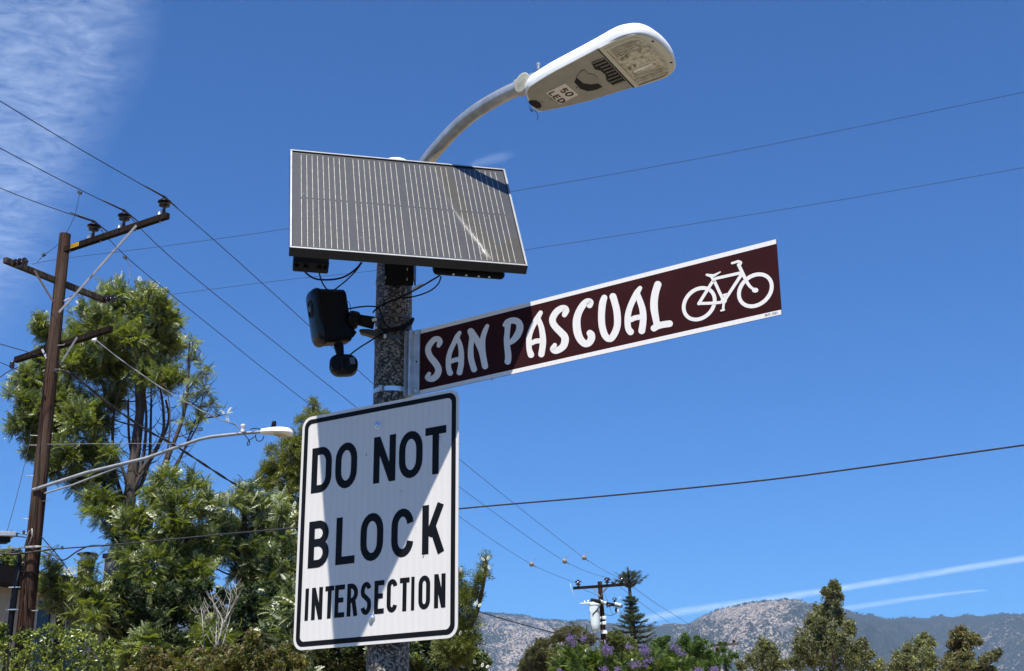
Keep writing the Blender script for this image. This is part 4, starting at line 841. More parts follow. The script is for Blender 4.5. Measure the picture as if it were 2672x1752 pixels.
# ================================================================== small street light on the pole
s2 = thing('street_light', 'small white street light on a long thin arm from the brown pole', 'street light', at(95, 1277, 25.85))
ap = [(86,1279,25.85),(225,1234,25.7),(382,1196,25.6),(477,1162,25.5),(520,1147,25.45),(553,1140,25.4),(634,1131,25.3),(686,1127,25.2)]
b = MB(); b.tube(smooth_pts([at(*p) for p in ap], 3), [.036]*22, 8) if False else b.tube([at(*p) for p in ap], [.034,.034,.034,.032,.032,.032,.030,.030], 10); b.build('arm', M['galv_dark'], s2, smooth='auto')
b = MB(); b.tube([at(117,1288,25.8), at(189,1266,25.75), at(342,1207,25.62), at(380,1198,25.6)], .018, 8); b.build('brace', M['galv_dark'], s2, smooth='auto')
h0, h1 = at(682,1127,25.2), at(764,1132,25.1); hx = unit(h1-h0); hz = unit(V(0,0,1)-hx*hx[2]); hy = np.cross(hz, hx); HL = np.linalg.norm(h1-h0)
b = MB(); rings = []
for t in np.linspace(0, 1, 15):
    wd = .055+.125*math.sin(min(1, t*1.25)*math.pi/2) if t < .8 else .18*math.sqrt(max(0, 1-((t-.8)/.2)**2))+.004
    ht = .055+.055*math.sin(t*math.pi*.8); dn_ = .045 if t > .12 else .05
    sc_ = 1 if t < .85 else math.sqrt(max(.01, 1-((t-.85)/.16)**2))
    rings.append([h0+hx*HL*t+hy*wd*math.cos(a)+hz*((ht if math.sin(a) > 0 else dn_)*sc_*math.sin(a)) for a in np.linspace(0, 2*math.pi, 21)[:-1]])
v, f = loft(rings); b.add(v, f); b.build('housing', M['white_paint'], s2, smooth='auto')
b = MB(); b.lathe(h0+hx*HL*.62-hz*.030, -hz, [(0, .15), (.022, .135), (.03, .10), (.034, .02)], 18); b.build('lens', M['lens'], s2, smooth='auto')
b = MB(); b.lathe(h0+hx*HL*.36+hz*.09, hz, [(0, .045), (.06, .045), (.11, .04), (.13, .03)], 14); b.build('photocell', M['black_plastic'], s2, smooth='auto')
b = MB(); H3 = lambda x, y: (440+x/4.4605, 1050+y/4.4605)
b.tube([at(*H3(x, y), 25.2) for x, y in [(1015,370),(1012,400),(1025,445),(1060,458),(1095,435),(1108,395)]], .009, 6); b.tube([at(*H3(x, y), 25.2) for x, y in [(880,375),(935,440),(945,470),(935,500),(918,505),(915,480),(930,450),(1010,395)]], .009, 6)
b.tube([at(*H3(x, y), 25.2) for x, y in [(950,318),(985,305),(1040,305),(1070,320)]], .009, 6); b.build('cable_loop', M['black_rubber'], s2, smooth=True)
b = MB(); b.lathe(at(*H3(862,345), 25.2), (0,0,1), [(0,.04),(.08,.035),(.1,.05),(.13,.05),(.15,.02)], 10); b.build('wire_holder', M['glaze_white'], s2, smooth='auto')

# ================================================================== far utility pole with transformer
F3 = lambda x, y: (1480+x/5.74, 1480+y/5.74)
D7 = 70.0
fb = at(*F3(575, 1500), D7); ft = at(*F3(488, 220), D7)
fp = thing('utility_pole', 'distant dark wooden pole carrying a pale transformer, before the mountains', 'utility pole', (fb[0]+(fb[0]-ft[0])*.8, D7, 0))
base = V(fb[0]+(fb[0]-ft[0])*fb[2]/(ft[2]-fb[2]), D7, 0)
b = MB(); b.tube([base, base+(ft-base)*.5, ft], [.19, .155, .115], 14); b.build('shaft', M['pole_wood'], fp, smooth='auto')
zF = at(*F3(490, 285), D7)[2]
fa, fc = at(*F3(92, 318), 69.7), at(*F3(895, 260), 69.7)
fa[2] = fc[2] = (fa[2]+fc[2])/2; fa = at(*F3(92, 318), 69.9); fc = at(*F3(895, 260), 68.9)
b = MB(); b.beam(fa, fc, .11, .14); fcross = b.build('crossarm', M['arm_wood'], fp, bevel=.01, seg=1)
def small_ins(P, s=1.0, par=fp, d=(0,0,1)):
    b_ = MB(); b_.lathe(P, d, [(0, .04*s), (.08*s, .04*s), (.10*s, .13*s), (.13*s, .12*s), (.16*s, .05*s), (.2*s, .05*s), (.22*s, .17*s), (.26*s, .15*s), (.30*s, .06*s), (.34*s, .05*s)], 10); b_.build('insulator', M['glaze'], par, smooth='auto')
dF = unit(fc-fa)
for g in ((125, 300), (610, 255), (860, 250)): 
    P = at(*F3(*g), 69.4); P = fa+dF*np.dot(P-fa, dF)+V(0,0,.05); small_ins(P, 1.05)
small_ins(at(*F3(560, 170), 69.8), .8, d=(.5, 0, -.2)); small_ins(at(*F3(655, 225), 69.3), .8, d=(.5, 0, -.3))
for a_, c_ in (((385,305),(490,440)),((590,290),(500,440))):
    b = MB(); b.beam(at(*F3(*a_), 69.75), at(*F3(*c_), 69.8), .05, .02, (0,1,0)); b.build('brace', M['steel_flat'], fp)
# equipment arm: fibreglass bracket left, dark arm with cutouts right
b = MB(); b.tube([at(*F3(190,548),69.2), at(*F3(330,545),69.3), at(*F3(430,525),69.5), at(*F3(510,500),69.7)], [.03,.045,.05,.05], 8); b.build('bracket', M['transformer'], fp, smooth='auto')
b = MB(); b.lathe(at(*F3(350,505),69.5), unit(V(1,0,-.12)), [(0,.1),(.02,.13),(.3,.11),(.5,.09),(.52,.05)], 10); b.build('fuse_cutout', M['black_plastic'], fp, smooth='auto')
for x in (250, 300): b = MB(); b.lathe(at(*F3(x, 530-(x-250)*.2),69.4), unit(V(1,0,.1)), [(0,.05),(.02,.08),(.06,.08),(.09,.04)], 8); b.build('insulator', M['glaze_white'], fp, smooth='auto')
b = MB(); b.tube([at(*F3(490,505),69.7), at(*F3(590,545),69.6)], .09, 10); b.build('equipment_arm', M['transformer'], fp, smooth='auto')
b = MB(); b.beam(at(*F3(590,545),69.6), at(*F3(820,590),69.2), .12, .14); b.build('crossarm', M['arm_wood'], fp)
b = MB(); b.tube([at(*F3(715,550),69.1), at(*F3(810,575),69.0)], .075, 10); b.build('equipment_arm', M['transformer'], fp, smooth='auto')
small_ins(at(*F3(712, 540), 69.2), .8)
for x, y in ((600,612),(630,605),(655,600)): small_ins(at(*F3(x, y), 69.3), .5)
for x, y in ((735,650),(770,650)):
    b = MB(); b.tube([at(*F3(x, y-45),69.1), at(*F3(x-4, y+25),69.1)], .045, 8); b.tube([at(*F3(x-20, y-20),69.0), at(*F3(x-8, y+30),69.0)], .018, 6); b.build('fuse_cutout', M['transformer' if x > 740 else 'black_plastic'], fp, smooth='auto')
tc_ = at(*F3(420, 840), 69.45); 
b = MB(); b.lathe(at(*F3(424, 948), 69.45), unit(V(-.02,0,1)), [(0,.22),(.02,.235),(.3,.25),(1.2,.26),(1.22,.28),(1.27,.28),(1.29,.25),(1.34,.10),(1.36,.02)], 24); tr = b.build('transformer', M['transformer'], fp, smooth='auto')
b = MB(); b.lathe(at(*F3(392, 712), 69.4), (0,0,1), [(0,.05),(.1,.045),(.14,.07),(.17,.045),(.22,.07),(.25,.045),(.3,.03),(.42,.015)], 10); b.build('bushing', M['glaze_white'], tr, smooth='auto')
b = MB(); b.lathe(at(*F3(435, 715), 69.4), (0,0,1), [(0,.07),(.3,.07),(.34,.05)], 10); b.build('bushing', M['transformer'], tr, smooth='auto')
b = MB(); b.tube([at(*F3(x,y),69.3) for x, y in [(345,590),(342,640),(360,690),(380,712)]], .028, 6); b.build('lightning_arrester', M['glaze_white'], tr, smooth='auto')
b = MB(); b.tube([at(*F3(x,y),69.2) for x, y in [(380,712),(430,660),(480,600),(500,560)]], .03, 6); b.tube([at(*F3(x,y),69.15) for x, y in [(340,770),(352,850),(372,950),(400,1000),(440,1050),(500,1090)]], .014, 5); b.tube([at(*F3(x,y),69.4) for x, y in [(560,690),(590,720),(650,728),(700,710),(760,675)]], .016, 5); b.tube([at(*F3(x,y),69.4) for x, y in [(560,400),(600,500),(640,620),(690,740)]], .01, 5)
b.tube([at(*F3(x,y),69.4) for x, y in [(600,310),(530,390),(490,450)]], .02, 5); b.build('jumper', M['wire'], fp, smooth=True)
b = MB(); b.tube([at(*F3(x,y),69.4) for x, y in [(45,250),(60,320),(90,390),(160,470)]], .011, 5); b.tube([at(*F3(x,y),69.2) for x, y in [(750,510),(780,465),(820,435),(850,445)]], .012, 5); b.build('pale_jumper', M['transformer'], fp, smooth=True)
for y in (765, 845):
    b = MB(); b.box(at(*F3(480, y), 69.55), (1,0,0), (0,1,0), (0,0,1), .22, .12, .12); b.box(at(*F3(556, y-4), 69.75), (1,0,0), (0,1,0), (0,0,1), .2, .1, .16); b.build('mounting_lug', M['transformer'], fp, bevel=.02)
b = MB(); P = at(*F3(553, 972), 69.8); b.box(P, (1,0,0), (0,1,0), (0,0,1), .30, .1, .17); b.build('marker_band', M['glaze_white'], fp)
b = MB(); b.tube([at(*F3(562,1090),69.8), at(*F3(575,1230),69.8)], .035, 6); b.tube([at(*F3(430,1020),69.7), at(*F3(470,1070),69.7), at(*F3(530,1110),69.8)], .03, 6); b.build('cable_end', M['galv'], fp, smooth='auto')
# a third pole shows only its crossarm over the bushes
cx_ = thing('utility_pole', 'weathered crossarm and pole top behind the green bushes, under the rocky peak', 'utility pole', (at(1880,1685,95)[0], 95, 0))
b = MB(); b.beam(at(1848,1686,95), at(1926,1680,94), .13, .16); b.build('crossarm', M['arm_grey'], cx_)
P = at(1872,1690,95.2); b = MB(); b.tube([V(P[0],P[1],0), P], .14, 10); b.build('shaft', M['pole_wood'], cx_, smooth='auto')
b = MB(); b.lathe(at(1915,1678,94.2), (0,0,1), [(0,.05),(.08,.12),(.14,.1),(.2,.04)], 8); b.build('insulator', M['glaze'], cx_)
# flat dark box at the left edge
eb = thing('equipment_box', 'flat grey and black box at the left edge beside the wooden pole', 'equipment box', at(0,1405,25))
b = MB(); P0, P1 = at(-80,1395,24.6), at(36,1397,25); b.beam(P0, P1, .35, .085); b.build('lid', M['alu_dull'], eb, bevel=.01)
P0, P1 = at(-80,1410,24.6), at(22,1410,25); b = MB(); b.beam(P0, P1, .28, .11); b.build('base', M['black_plastic'], eb, bevel=.01)
for i, (x, y) in enumerate(((43,1395),(62,1389),(30,1390),(55,1440),(162,1430))):
    b = MB(); b.box(at(x,y,25.4), (1,0,.1), (0,1,0), (-.1,0,1), .04,.03,.06); tag(b.build('wire_clamp', M['wire']), ['small black clamp nearest the flat box at the left edge','small black clamp touching the brown pole by the flat box','small pale clamp over the flat box','black clamp on the cable under the flat box','clamp on the cable just right of the brown pole'][i], 'wire clamp')
wire([(0,1389),(30,1391),(68,1395)], at(0,1389,25), at(68,1395,25.9), .008, 'thin wire from the flat box top to the brown pole')
wire([(36,1400),(55,1401),(66,1403)], at(36,1400,25), at(66,1403,25.9), .01, 'black lead from the flat box to the brown pole')

# ================================================================== house
hz_ = at(0, 1477, 30)[2]
e0 = at(-220, 1437, 30); E = [atz(-260, 1422, hz_), atz(0, 1477, hz_), atz(200, 1513, hz_), atz(303, 1530, hz_)]
h_a, h_b = E[1], E[2]
hdir = unit((E[2]-E[1])*V(1,1,0)); hn = unit(np.cross(hdir, V(0,0,1))); hn = hn if np.dot(hn, EYE-E[1]) > 0 else -hn
H0 = E[1]-hdir*6; HLn = np.linalg.norm(E[3]-E[1])+6+3
house = thing('house', 'cream stucco house with dark eaves behind the brown pole', 'house', (H0+hdir*HLn/2)*V(1,1,0))
b = MB(); b.box(H0+hdir*HLn/2+V(0,0,-.16), hdir, hn, (0,0,1), HLn, .06, .32); b.build('fascia', M['eave'], house)
b = MB(); b.box(H0+hdir*HLn/2-hn*2.9+V(0,0,-.03), hdir, hn, (0,0,1), HLn+.05, 5.72, .06); b.build('roof', M['eave'], house)
b = MB(); b.box(H0+hdir*HLn/2-hn*.34+V(0,0,-.30), hdir, hn, (0,0,1), HLn, .60, .03); b.build('soffit', M['eave'], house)
WZ = hz_-.325
def on_wall(px, py, off=0.0): return onp(px, py, H0-hn*(.6-off), hn)
wx = lambda P: np.dot(P-H0, hdir)
win0, win1 = wx(on_wall(93,1600)), wx(on_wall(145,1600)); wtop = on_wall(95,1558)[2]; win3 = wx(on_wall(236,1620))
b = MB(); 
def wallbox(s0, s1, z0, z1):
    b.box(H0+hdir*(s0+s1)/2-hn*.7+V(0,0,(z0+z1)/2-hz_), hdir, hn, (0,0,1), s1-s0, .2, z1-z0)
wallbox(0, win0, 0, WZ); wallbox(win0, win3, wtop, WZ); wallbox(win3, HLn, 0, WZ); wallbox(win0, win3, 0, wtop-2.1)
b.build('wall', M['stucco'], house)
b = MB(); b.box(H0+hdir*HLn/2-hn*5.6+V(0,0,WZ/2-hz_), hdir, hn, (0,0,1), HLn, .2, WZ); b.build('back_wall', M['stucco'], house)
M['pane'] = mat('dark_window_pane', (.012,.016,.02), .06)
xs = [win0, wx(on_wall(142,1600)), wx(on_wall(172,1600)), wx(on_wall(232,1600)), win3]
for s0, s1 in zip(xs[:-1], xs[1:]):
    z0, z1 = wtop-2.1, wtop; c_ = H0-hn*.64; w_ = .06
    if s1-s0 < .1: continue
    fr = MB()
    for a_, b_ in (((s0,z0),(s1,z0)),((s0,z1-.001),(s1,z1-.001)),): fr.box(c_+hdir*(s0+s1)/2+V(0,0,a_[1]-hz_+(w_/2 if a_[1] < z1-.1 else -w_/2)), hdir, hn, (0,0,1), s1-s0-.002, .06, w_)
    for s in (s0+w_/2, s1-w_/2): fr.box(c_+hdir*s+V(0,0,(z0+z1)/2-hz_), hdir, hn, (0,0,1), w_-.004, .064, z1-z0-2*w_-.004)
    wi = fr.build('window', M['frame_white'], house)
    b = MB(); b.box(c_-hn*.02+hdir*(s0+s1)/2+V(0,0,(z0+z1)/2-hz_), hdir, hn, (0,0,1), s1-s0-.1, .01, z1-z0-.1); b.build('pane', M['pane'], wi)
b = MB(); P = on_wall(95,1549,.02); b.box(P+hdir*.0, hdir, hn, (0,0,1), .02,.02,.02)
# chimneys
def on_roof(px, py, back): 
    return onp(px, py, H0-hn*back, hn)
c_t = on_roof(*G9(955, 300), 2.2); c_b = on_roof(*G9(950, 545), 2.2); wch = np.linalg.norm(on_roof(*G9(1015,400),2.2)-on_roof(*G9(888,400),2.2))
chm = b = MB(); top = on_roof(*G9(950,362),2.2); bz_ = hz_-.01
b.tube([V(top[0],top[1],bz_), top], wch/2, 16); ch1 = b.build('chimney', M['chimney'], house, smooth='auto', label='round dark flue with a flat rain cap')
b = MB(); b.lathe(top, (0,0,1), [(0,wch*.52),(.02,wch*.52),(.03,wch*.40),(.16,wch*.38),(.165,wch*.1)], 16); b.build('flue', M['alu_dull'], ch1, smooth='auto')
b = MB(); b.lathe(top+V(0,0,.165), (0,0,1), [(0,wch*.55),(.02,wch*.68),(.04,wch*.60),(.09,.02)], 16); b.build('rain_cap', M['chimney'], ch1, smooth='auto')
pl_ = on_roof(*G9(1243,310),2.6); pr = on_roof(*G9(1400,300),2.6); cw = np.linalg.norm(pr-pl_)
b = MB(); b.box((pl_+hdir*cw/2)*V(1,1,0)+V(0,0,(hz_+pl_[2])/2), hdir, hn, (0,0,1), cw, .6, pl_[2]-hz_+.02); ch2 = b.build('chimney', M['chimney_wood'], house, label='square boarded chimney with a dark cap')
b = MB(); b.box((pl_+hdir*cw/2)*V(1,1,0)+V(0,0,pl_[2]+.05), hdir, hn, (0,0,1), cw+.1, .7, .12); b.build('chimney_cap', M['chimney'], ch2)
b = MB(); b.box(H0+hdir*(HLn*.62)-hn*.3+V(0,0,.04), hdir, hn, (0,0,1), HLn*.7, .5, .05); b.build('roof_flashing', M['eave'], house)
# ================================================================== vegetation
def p_frond(n=7, lw=.075, ll=.40, droop=.4):
    v, f = [], []
    def q(a): v.extend(a); k = len(v); f.append((k-4, k-3, k-2, k-1))
    z = lambda t: -droop*t*t
    q([(0,-.012,0),(1,-.006,z(1)),(1,.006,z(1)),(0,.012,0)])
    for i in range(n):
        t = .14+.8*i/(n-1); l = ll*(1-.5*abs(t-.42)/.6)
        for s in (-1, 1):
            dx, dy = .62*l, .78*l*s
            q([(t,0,z(t)), (t+dx*.45-lw*.5*1,dy*.5+s*lw*.2,z(t)+.02), (t+dx,dy,z(t)-.10*l-.02), (t+dx*.55+lw*.5,dy*.42,z(t)+.02)])
    q([(.94,0,z(.94)),(1.06,-.035,z(1.05)),(1.22,0,z(1.2)),(1.06,.035,z(1.05))])
    return np.array(v), np.array(f)
def p_leaf(w=.28, fold=.10):
    return np.array([(0,0,0),(.5,-w,fold),(1,0,-.05),(.5,0,0), (0,0,0),(.5,0,0),(1,0,-.05),(.5,w,fold)]), np.array([(0,1,2,3),(4,5,6,7)])
def p_cluster(n=7, seed=1, w=.2, l=.55):
    r = np.random.default_rng(seed); V0, F0 = p_leaf(w); vs, fs = [], []
    for i in range(n):
        d = r.normal(size=3); d[2] = abs(d[2])*.6-.1; d = unit(d); up = unit(r.normal(size=3)+V(0,0,1.2)); s = unit(np.cross(up, d)); up = np.cross(d, s)
        base = V(r.uniform(-.1,.6), r.uniform(-.3,.3), r.uniform(-.25,.25)); L_ = l*r.uniform(.7,1.2)
        fs.append(F0+8*i); vs.append(base+(V0[:, :1]*d+V0[:, 1:2]*s+V0[:, 2:]*up)*L_)
    return np.concatenate(vs), np.concatenate(fs)
def p_needles(n=14, l=.5, w=.022, seed=2):
    r = np.random.default_rng(seed); v, f = [], []
    for i in range(n):
        t = i/n; a = i*2.4; d = unit(V(.75, math.cos(a), math.sin(a))); s = unit(np.cross(d, V(.3,.2,1))); b0 = V(t,0,0); k = len(v)
        v += [b0-s*w, b0+d*l*.5-s*w*1.2+V(0,0,0), b0+d*l, b0+d*l*.5+s*w*1.2]; f.append((k,k+1,k+2,k+3))
    return np.array(v), np.array(f)
FROND, OVAL, CLUS, CLUS2, NEED = p_frond(), p_leaf(), p_cluster(8, 3), p_cluster(9, 5, .30, .42), p_needles()
LAN = p_cluster(10, 8, .12, .75)
LANUP = p_needles(16, .55, .05, 9)
NEED2 = p_needles(18, .42, .035, 2)
def place(proto, pos, d, up, size, tint, widen=None):
    PV, PF = proto; n = len(pos); d = d/np.linalg.norm(d, axis=1, keepdims=True)
    s = np.cross(up, d); s /= np.linalg.norm(s, axis=1, keepdims=True)+1e-9; u = np.cross(d, s)
    X = pos[:, None, :]+size[:, None, None]*(PV[None, :, 0:1]*d[:, None, :]+PV[None, :, 1:2]*s[:, None, :]+PV[None, :, 2:3]*u[:, None, :])
    F = PF[None]+(np.arange(n)*len(PV))[:, None, None]
    return X.reshape(-1, 3), F.reshape(-1, 4), np.repeat(tint, len(PV))
def crown_points(clumps, dens, rng, twig=.75, upb=.5, flat=1.0, per=6, depthk=1.0, jit=0.0):
    """twigs grow out of every clump centre and carry leaves near their ends -> positions, directions, tint"""
    P, Dr, T, TW = [], [], [], []
    for c, R in clumps:
        nt = max(3, int(dens*(R/.6)**2)); ct = rng.uniform(-.2, .2)
        for _ in range(nt):
            d = rng.normal(size=3); d[2] = d[2]*.8+upb*rng.uniform(0, 1.2); d = unit(d)
            st = c+rng.normal(size=3)*R*.28*V(1, depthk, flat); L = R*rng.uniform(.35, .95)*twig
            e = st+d*L*V(1, depthk, flat); TW.append((st, e)); b0 = rng.uniform(0, 6.28)
            tb = rng.uniform(-.18, .18)
            for k in range(per):
                t = .25+.75*(k+.5)/per; p = st+(e-st)*t; a = b0+k*2.4
                sd = unit(np.cross(d, V(.2, .3, 1))); s2_ = np.cross(sd, d)
                dd = unit(d*(.25+.9*t)+sd*math.cos(a)*.9+s2_*math.sin(a)*.9+V(0, 0, .12))
                if jit: p = p+rng.normal(size=3)*R*jit*V(1, 1, 1.25)
                P.append(p); Dr.append(dd); T.append(np.clip(.45+ct+tb+rng.normal()*.22, 0, 1))
    return np.array(P), np.array(Dr), np.array(T), TW
def K2(clumps, y0, dy=.0, rng=RNG, deep=.9):
    """clump list (x, y, r) read at 2380 wide -> centres in space around distance y0"""
    out = []
    for c in clumps:
        x, y, r = c[:3]; dd = c[3] if len(c) > 3 else 0
        off = rng.uniform(-deep, deep)+dd; Pc = at(*K(x, y), y0+off); out.append((Pc, r*1.12269*pxm(Pc)))
    return out
def bez(a, b_, c, n=6):
    return [a*(1-t)**2+2*b_*t*(1-t)+c*t*t for t in np.linspace(0, 1, n)]
def tree(name, label, cat, base, trunk, clumps, proto, size, m, dens, barkm='bark', group=None, per=6, upb=.5, limb=.05, up_rand=.7, twigs=True, trunk_r=.2, extra=None, squash=1.0, tw=.75, limb_from=None, bn=True, tint_shift=0.0, depthk=1.0, jit=0.0):
    rng = RNG; base = np.asarray(base, float)
    t_ = thing(name, label, cat, base, group)
    TP = [base]+[np.asarray(q, float) for q in trunk]; n_ = len(TP)
    b_ = MB(); tp = smooth_pts(TP, 4); b_.tube(tp, [trunk_r*(1-.72*i/(len(tp)-1)) for i in range(len(tp))], 10); b_.build('trunk', M[barkm], t_, smooth=True)
    P, Dr, T, TW = crown_points(clumps, dens, rng, tw, upb, squash, per, depthk, jit)
    if bn:
        b_ = MB()
        src = list(tp[len(tp)//3:]); ax_ = np.array(src)
        for c, R in sorted(clumps, key=lambda q_: np.min(np.linalg.norm(ax_-q_[0], axis=1))):
            dist = [np.linalg.norm(q-c)+max(0, q[2]-c[2]+.25*np.linalg.norm(q-c))*1.6 for q in src]; q = src[int(np.argmin(dist))]
            L_ = np.linalg.norm(c-q); r0 = min(limb, .012+.014*L_)
            mid = (q+c)/2+V(rng.normal()*.12, rng.normal()*.12, -.22)*L_*.5; BZ = bez(q, mid, c); b_.tube(BZ, [r0*(1-.13*i) for i in range(6)], 5, False); src += [BZ[2], BZ[3], BZ[4]]
        if twigs:
            for st, e in TW[::3]: b_.tube([st, e], [.010, .004], 3, False)
        b_.build('branches', M[barkm], t_, smooth=True, kind='stuff')
    up = rng.normal(size=(len(P), 3))*up_rand+V(0, 0, 1)
    sz = size*rng.uniform(.65, 1.25, len(P))
    v, f, ti = place(proto, P, Dr, up, sz, np.clip(T+tint_shift, 0, 1))
    quads('foliage', v, f, ti, M[m], t_, kind='stuff')
    for pr, s_, mm, frac, sel in (extra or []):
        k = rng.random(len(P)) < frac
        if sel: k &= sel(P)
        if k.sum():
            v, f, ti = place(pr, P[k]+Dr[k]*s_*.3, Dr[k]+V(0, 0, .5), up[k], s_*rng.uniform(.7, 1.2, k.sum()), T[k]); quads('silvery_sunlit_tips' if 'tip' in mm or 'silver' in mm else ('flowers' if mm in ('petal', 'rust_leaf') else 'foliage'), v, f, ti, M[mm], t_, kind='stuff')
    return t_
def topsel(z0): return lambda P: P[:, 2] > z0
g0 = lambda x, y, d: at(*K(x, y), d)*V(1, 1, 0)
TIP = p_frond(4, .14, .5, .1)
def fuzz(C, n):
    out = list(C)
    for c, R in C:
        for _ in range(n):
            d = unit(RNG.normal(size=3)+V(0, 0, .35)); out.append((c+d*R*RNG.uniform(.7, 1.25), R*RNG.uniform(.28, .55)))
    return out

# --- the tall silk oak behind the pole
cl = [(215,735,38),(255,690,32),(300,715,42),(350,700,38),(385,740,40),(180,790,45),(240,790,52),(300,790,55),(360,800,55),(395,810,40),(160,850,48),(220,860,50),(285,860,52),(345,870,52),(385,880,38),(255,930,40),
      (110,790,26),(95,755,18),(100,840,34),(60,880,34),(110,900,44),(40,930,26),(80,950,48),(150,930,50),(55,990,38),(120,1000,52),(180,980,48),(225,990,42),(85,1045,34),(150,1060,48),(210,1060,44),(250,1060,30),(120,1090,26),(180,1110,36),(235,1120,36),(215,1160,28),(270,1170,26),(240,1165,34),(265,1205,34),(272,1250,30),(232,1200,26),(285,1290,20)]
D1 = 34
tb = at(*K(292, 1330), D1)
tr_pts = [V(tb[0], D1, tb[2]*.5), tb, at(*K(290, 1250), D1), at(*K(305, 1130), D1), at(*K(318, 1020), D1), at(*K(330, 900), D1), at(*K(320, 780), D1)]
C_ = fuzz(K2(cl, D1), 1)
oak = tree('silk_oak_tree', 'tall silk oak with ferny leaves and bare inner stems, behind the brown pole', 'tree', V(tb[0], D1, 0), tr_pts, C_, FROND, .22, 'leaf_oak', 72, per=7, trunk_r=.26, barkm='bark', limb=.05,
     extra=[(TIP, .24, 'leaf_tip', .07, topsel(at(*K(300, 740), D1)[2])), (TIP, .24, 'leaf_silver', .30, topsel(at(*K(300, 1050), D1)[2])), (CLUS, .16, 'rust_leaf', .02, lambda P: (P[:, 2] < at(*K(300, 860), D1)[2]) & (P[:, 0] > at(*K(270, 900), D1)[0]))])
b = MB()
for pts in ([(300,1200),(270,1110),(262,1040),(265,960),(280,900)], [(305,1180),(312,1100),(300,1020),(298,930)], [(318,1150),(345,1080),(350,1000),(352,900)], [(320,1120),(335,1050),(340,960),(330,880)], [(325,1100),(375,1020),(380,960),(372,900)], [(300,1230),(255,1150),(215,1080),(180,1040)], [(300,1160),(285,1090),(240,1010)], [(310,1110),(322,1040),(318,960),(315,880)], [(298,1180),(325,1110),(362,1050),(392,980),(385,930)]):
    P = smooth_pts([at(*K(x, y), D1+.15*math.sin(x*.13)) for x, y in pts], 4); b.tube(P, [.055-.030*i/(len(P)-1) for i in range(len(P))], 6, False)
    for i in range(2, len(P)-1, 2):
        for s in (-1, 1):
            d = V(s*random.uniform(.3,.7), random.uniform(-.4,.4), random.uniform(.15,.5)); b.tube([P[i], P[i]+d*.35, P[i]+d*.6+V(0,0,.12)], [.014, .009, .004], 4, False)
b.build('inner_stems', M['bark'], oak, smooth=True, kind='stuff')
# --- the slim side stems with open crown at its right
cl = [(440,795,20),(445,840,24),(425,880,24),(450,890,24),(470,860,20),(490,870,16),(478,910,24),(450,940,24),(430,930,18),(490,950,16),(465,975,18),(455,1000,14),(430,985,10)]
D1b = 33
tb = at(*K(345, 1250), D1b)
o_ = tree('silk_oak_tree', 'slender open silk oak stems leaning right, between big oak and solar panel', 'tree', V(tb[0], D1b, 0), [V(tb[0], D1b, tb[2]*.6), tb, at(*K(365,1130), D1b), at(*K(400,1040), D1b), at(*K(432,940), D1b), at(*K(440,800), D1b)], K2(cl, D1b, deep=.3), FROND, .20, 'leaf_silver', 42, trunk_r=.10, per=6, limb=.025)
b = MB()
for pts in ([(370,1150),(415,1075),(445,1000),(470,930),(480,870)], [(360,1120),(388,1050),(395,960),(385,890)], [(402,1090),(432,1040),(462,985),(490,940)], [(380,1130),(395,1060),(420,990),(428,900)], [(436,1000),(470,975),(505,968),(525,962)]):
    P = smooth_pts([at(*K(x, y), D1b) for x, y in pts], 4); b.tube(P, [.034-.026*i/(len(P)-1) for i in range(len(P))], 5, False)
    for i in range(2, len(P)-1):
        d = V(random.choice((-1, 1))*random.uniform(.2,.6), random.uniform(-.4,.4), random.uniform(.15,.5)); b.tube([P[i], P[i]+d*.3, P[i]+d*.5+V(0,0,.1)], [.010, .007, .004], 4, False)
b.build('inner_stems', M['bark'], o_, smooth=True, kind='stuff')
v, f, ti = place(TIP, np.array([at(*K(525+dx, 962+dy), D1b) for dx, dy in ((0,0),(3,-2),(-2,3),(2,4))]), np.array([(1,0,.4),(.5,0,1),(-.6,0,.8),(.3,0,-1.)]), np.tile(V(0,-.6,1), (4, 1)), np.full(4, .15), np.full(4, .8)); quads('silvery_sunlit_tips', v, f, ti, M['leaf_tip'], o_, kind='stuff')

def simple(name, label, cat, clumps, D, proto, size, m, dens, base_xy=None, top=None, **kw):
    rs_ = kw.pop('rs', 1.0); C = [(c_, r_*rs_) for c_, r_ in K2(clumps, D, deep=kw.pop('deep', .6))]; C = fuzz(C, kw.pop('fz', 3)); cx = float(np.mean([c[0] for c, _ in C])); lo_ = min(c[2] for c, _ in C); hi_ = max(c[2] for c, _ in C)
    bx = (at(*K(*base_xy), D)[0] if base_xy else cx)
    tz = max(C, key=lambda q: q[0][2])[0]
    E_ = kw.pop('back', .25); return tree(name, label, cat, V(bx, D+E_, 0), [V(bx+.05, D+E_, lo_*.5), V((bx+cx)/2, D+E_, lo_), V((cx+tz[0])/2, D+E_, (lo_+hi_)/2), tz], C, proto, size, m, dens, **kw)
# --- mid front silk oak regrowth
simple('silk_oak_tree', 'dense bushy silk oak with bright fern fronds in front of the tall trunk', 'tree',
    [(385,1115,26),(370,1160,40),(420,1180,40),(330,1200,34),(400,1230,46),(300,1225,26),(345,1270,44),(400,1290,52),(310,1300,40),(450,1260,40),(350,1330,50),(290,1345,30),(420,1350,48),(380,1400,50),(330,1400,40),(460,1330,36),(440,1130,20),(255,1385,22)], 30, FROND, .23, 'leaf_oak', 75, fz=1, base_xy=(360,1500), per=7, trunk_r=.13, extra=[(TIP, .26, 'leaf_silver', .14, None), (TIP, .22, 'leaf_tip', .015, topsel(at(*K(300, 1230), 30)[2]))])
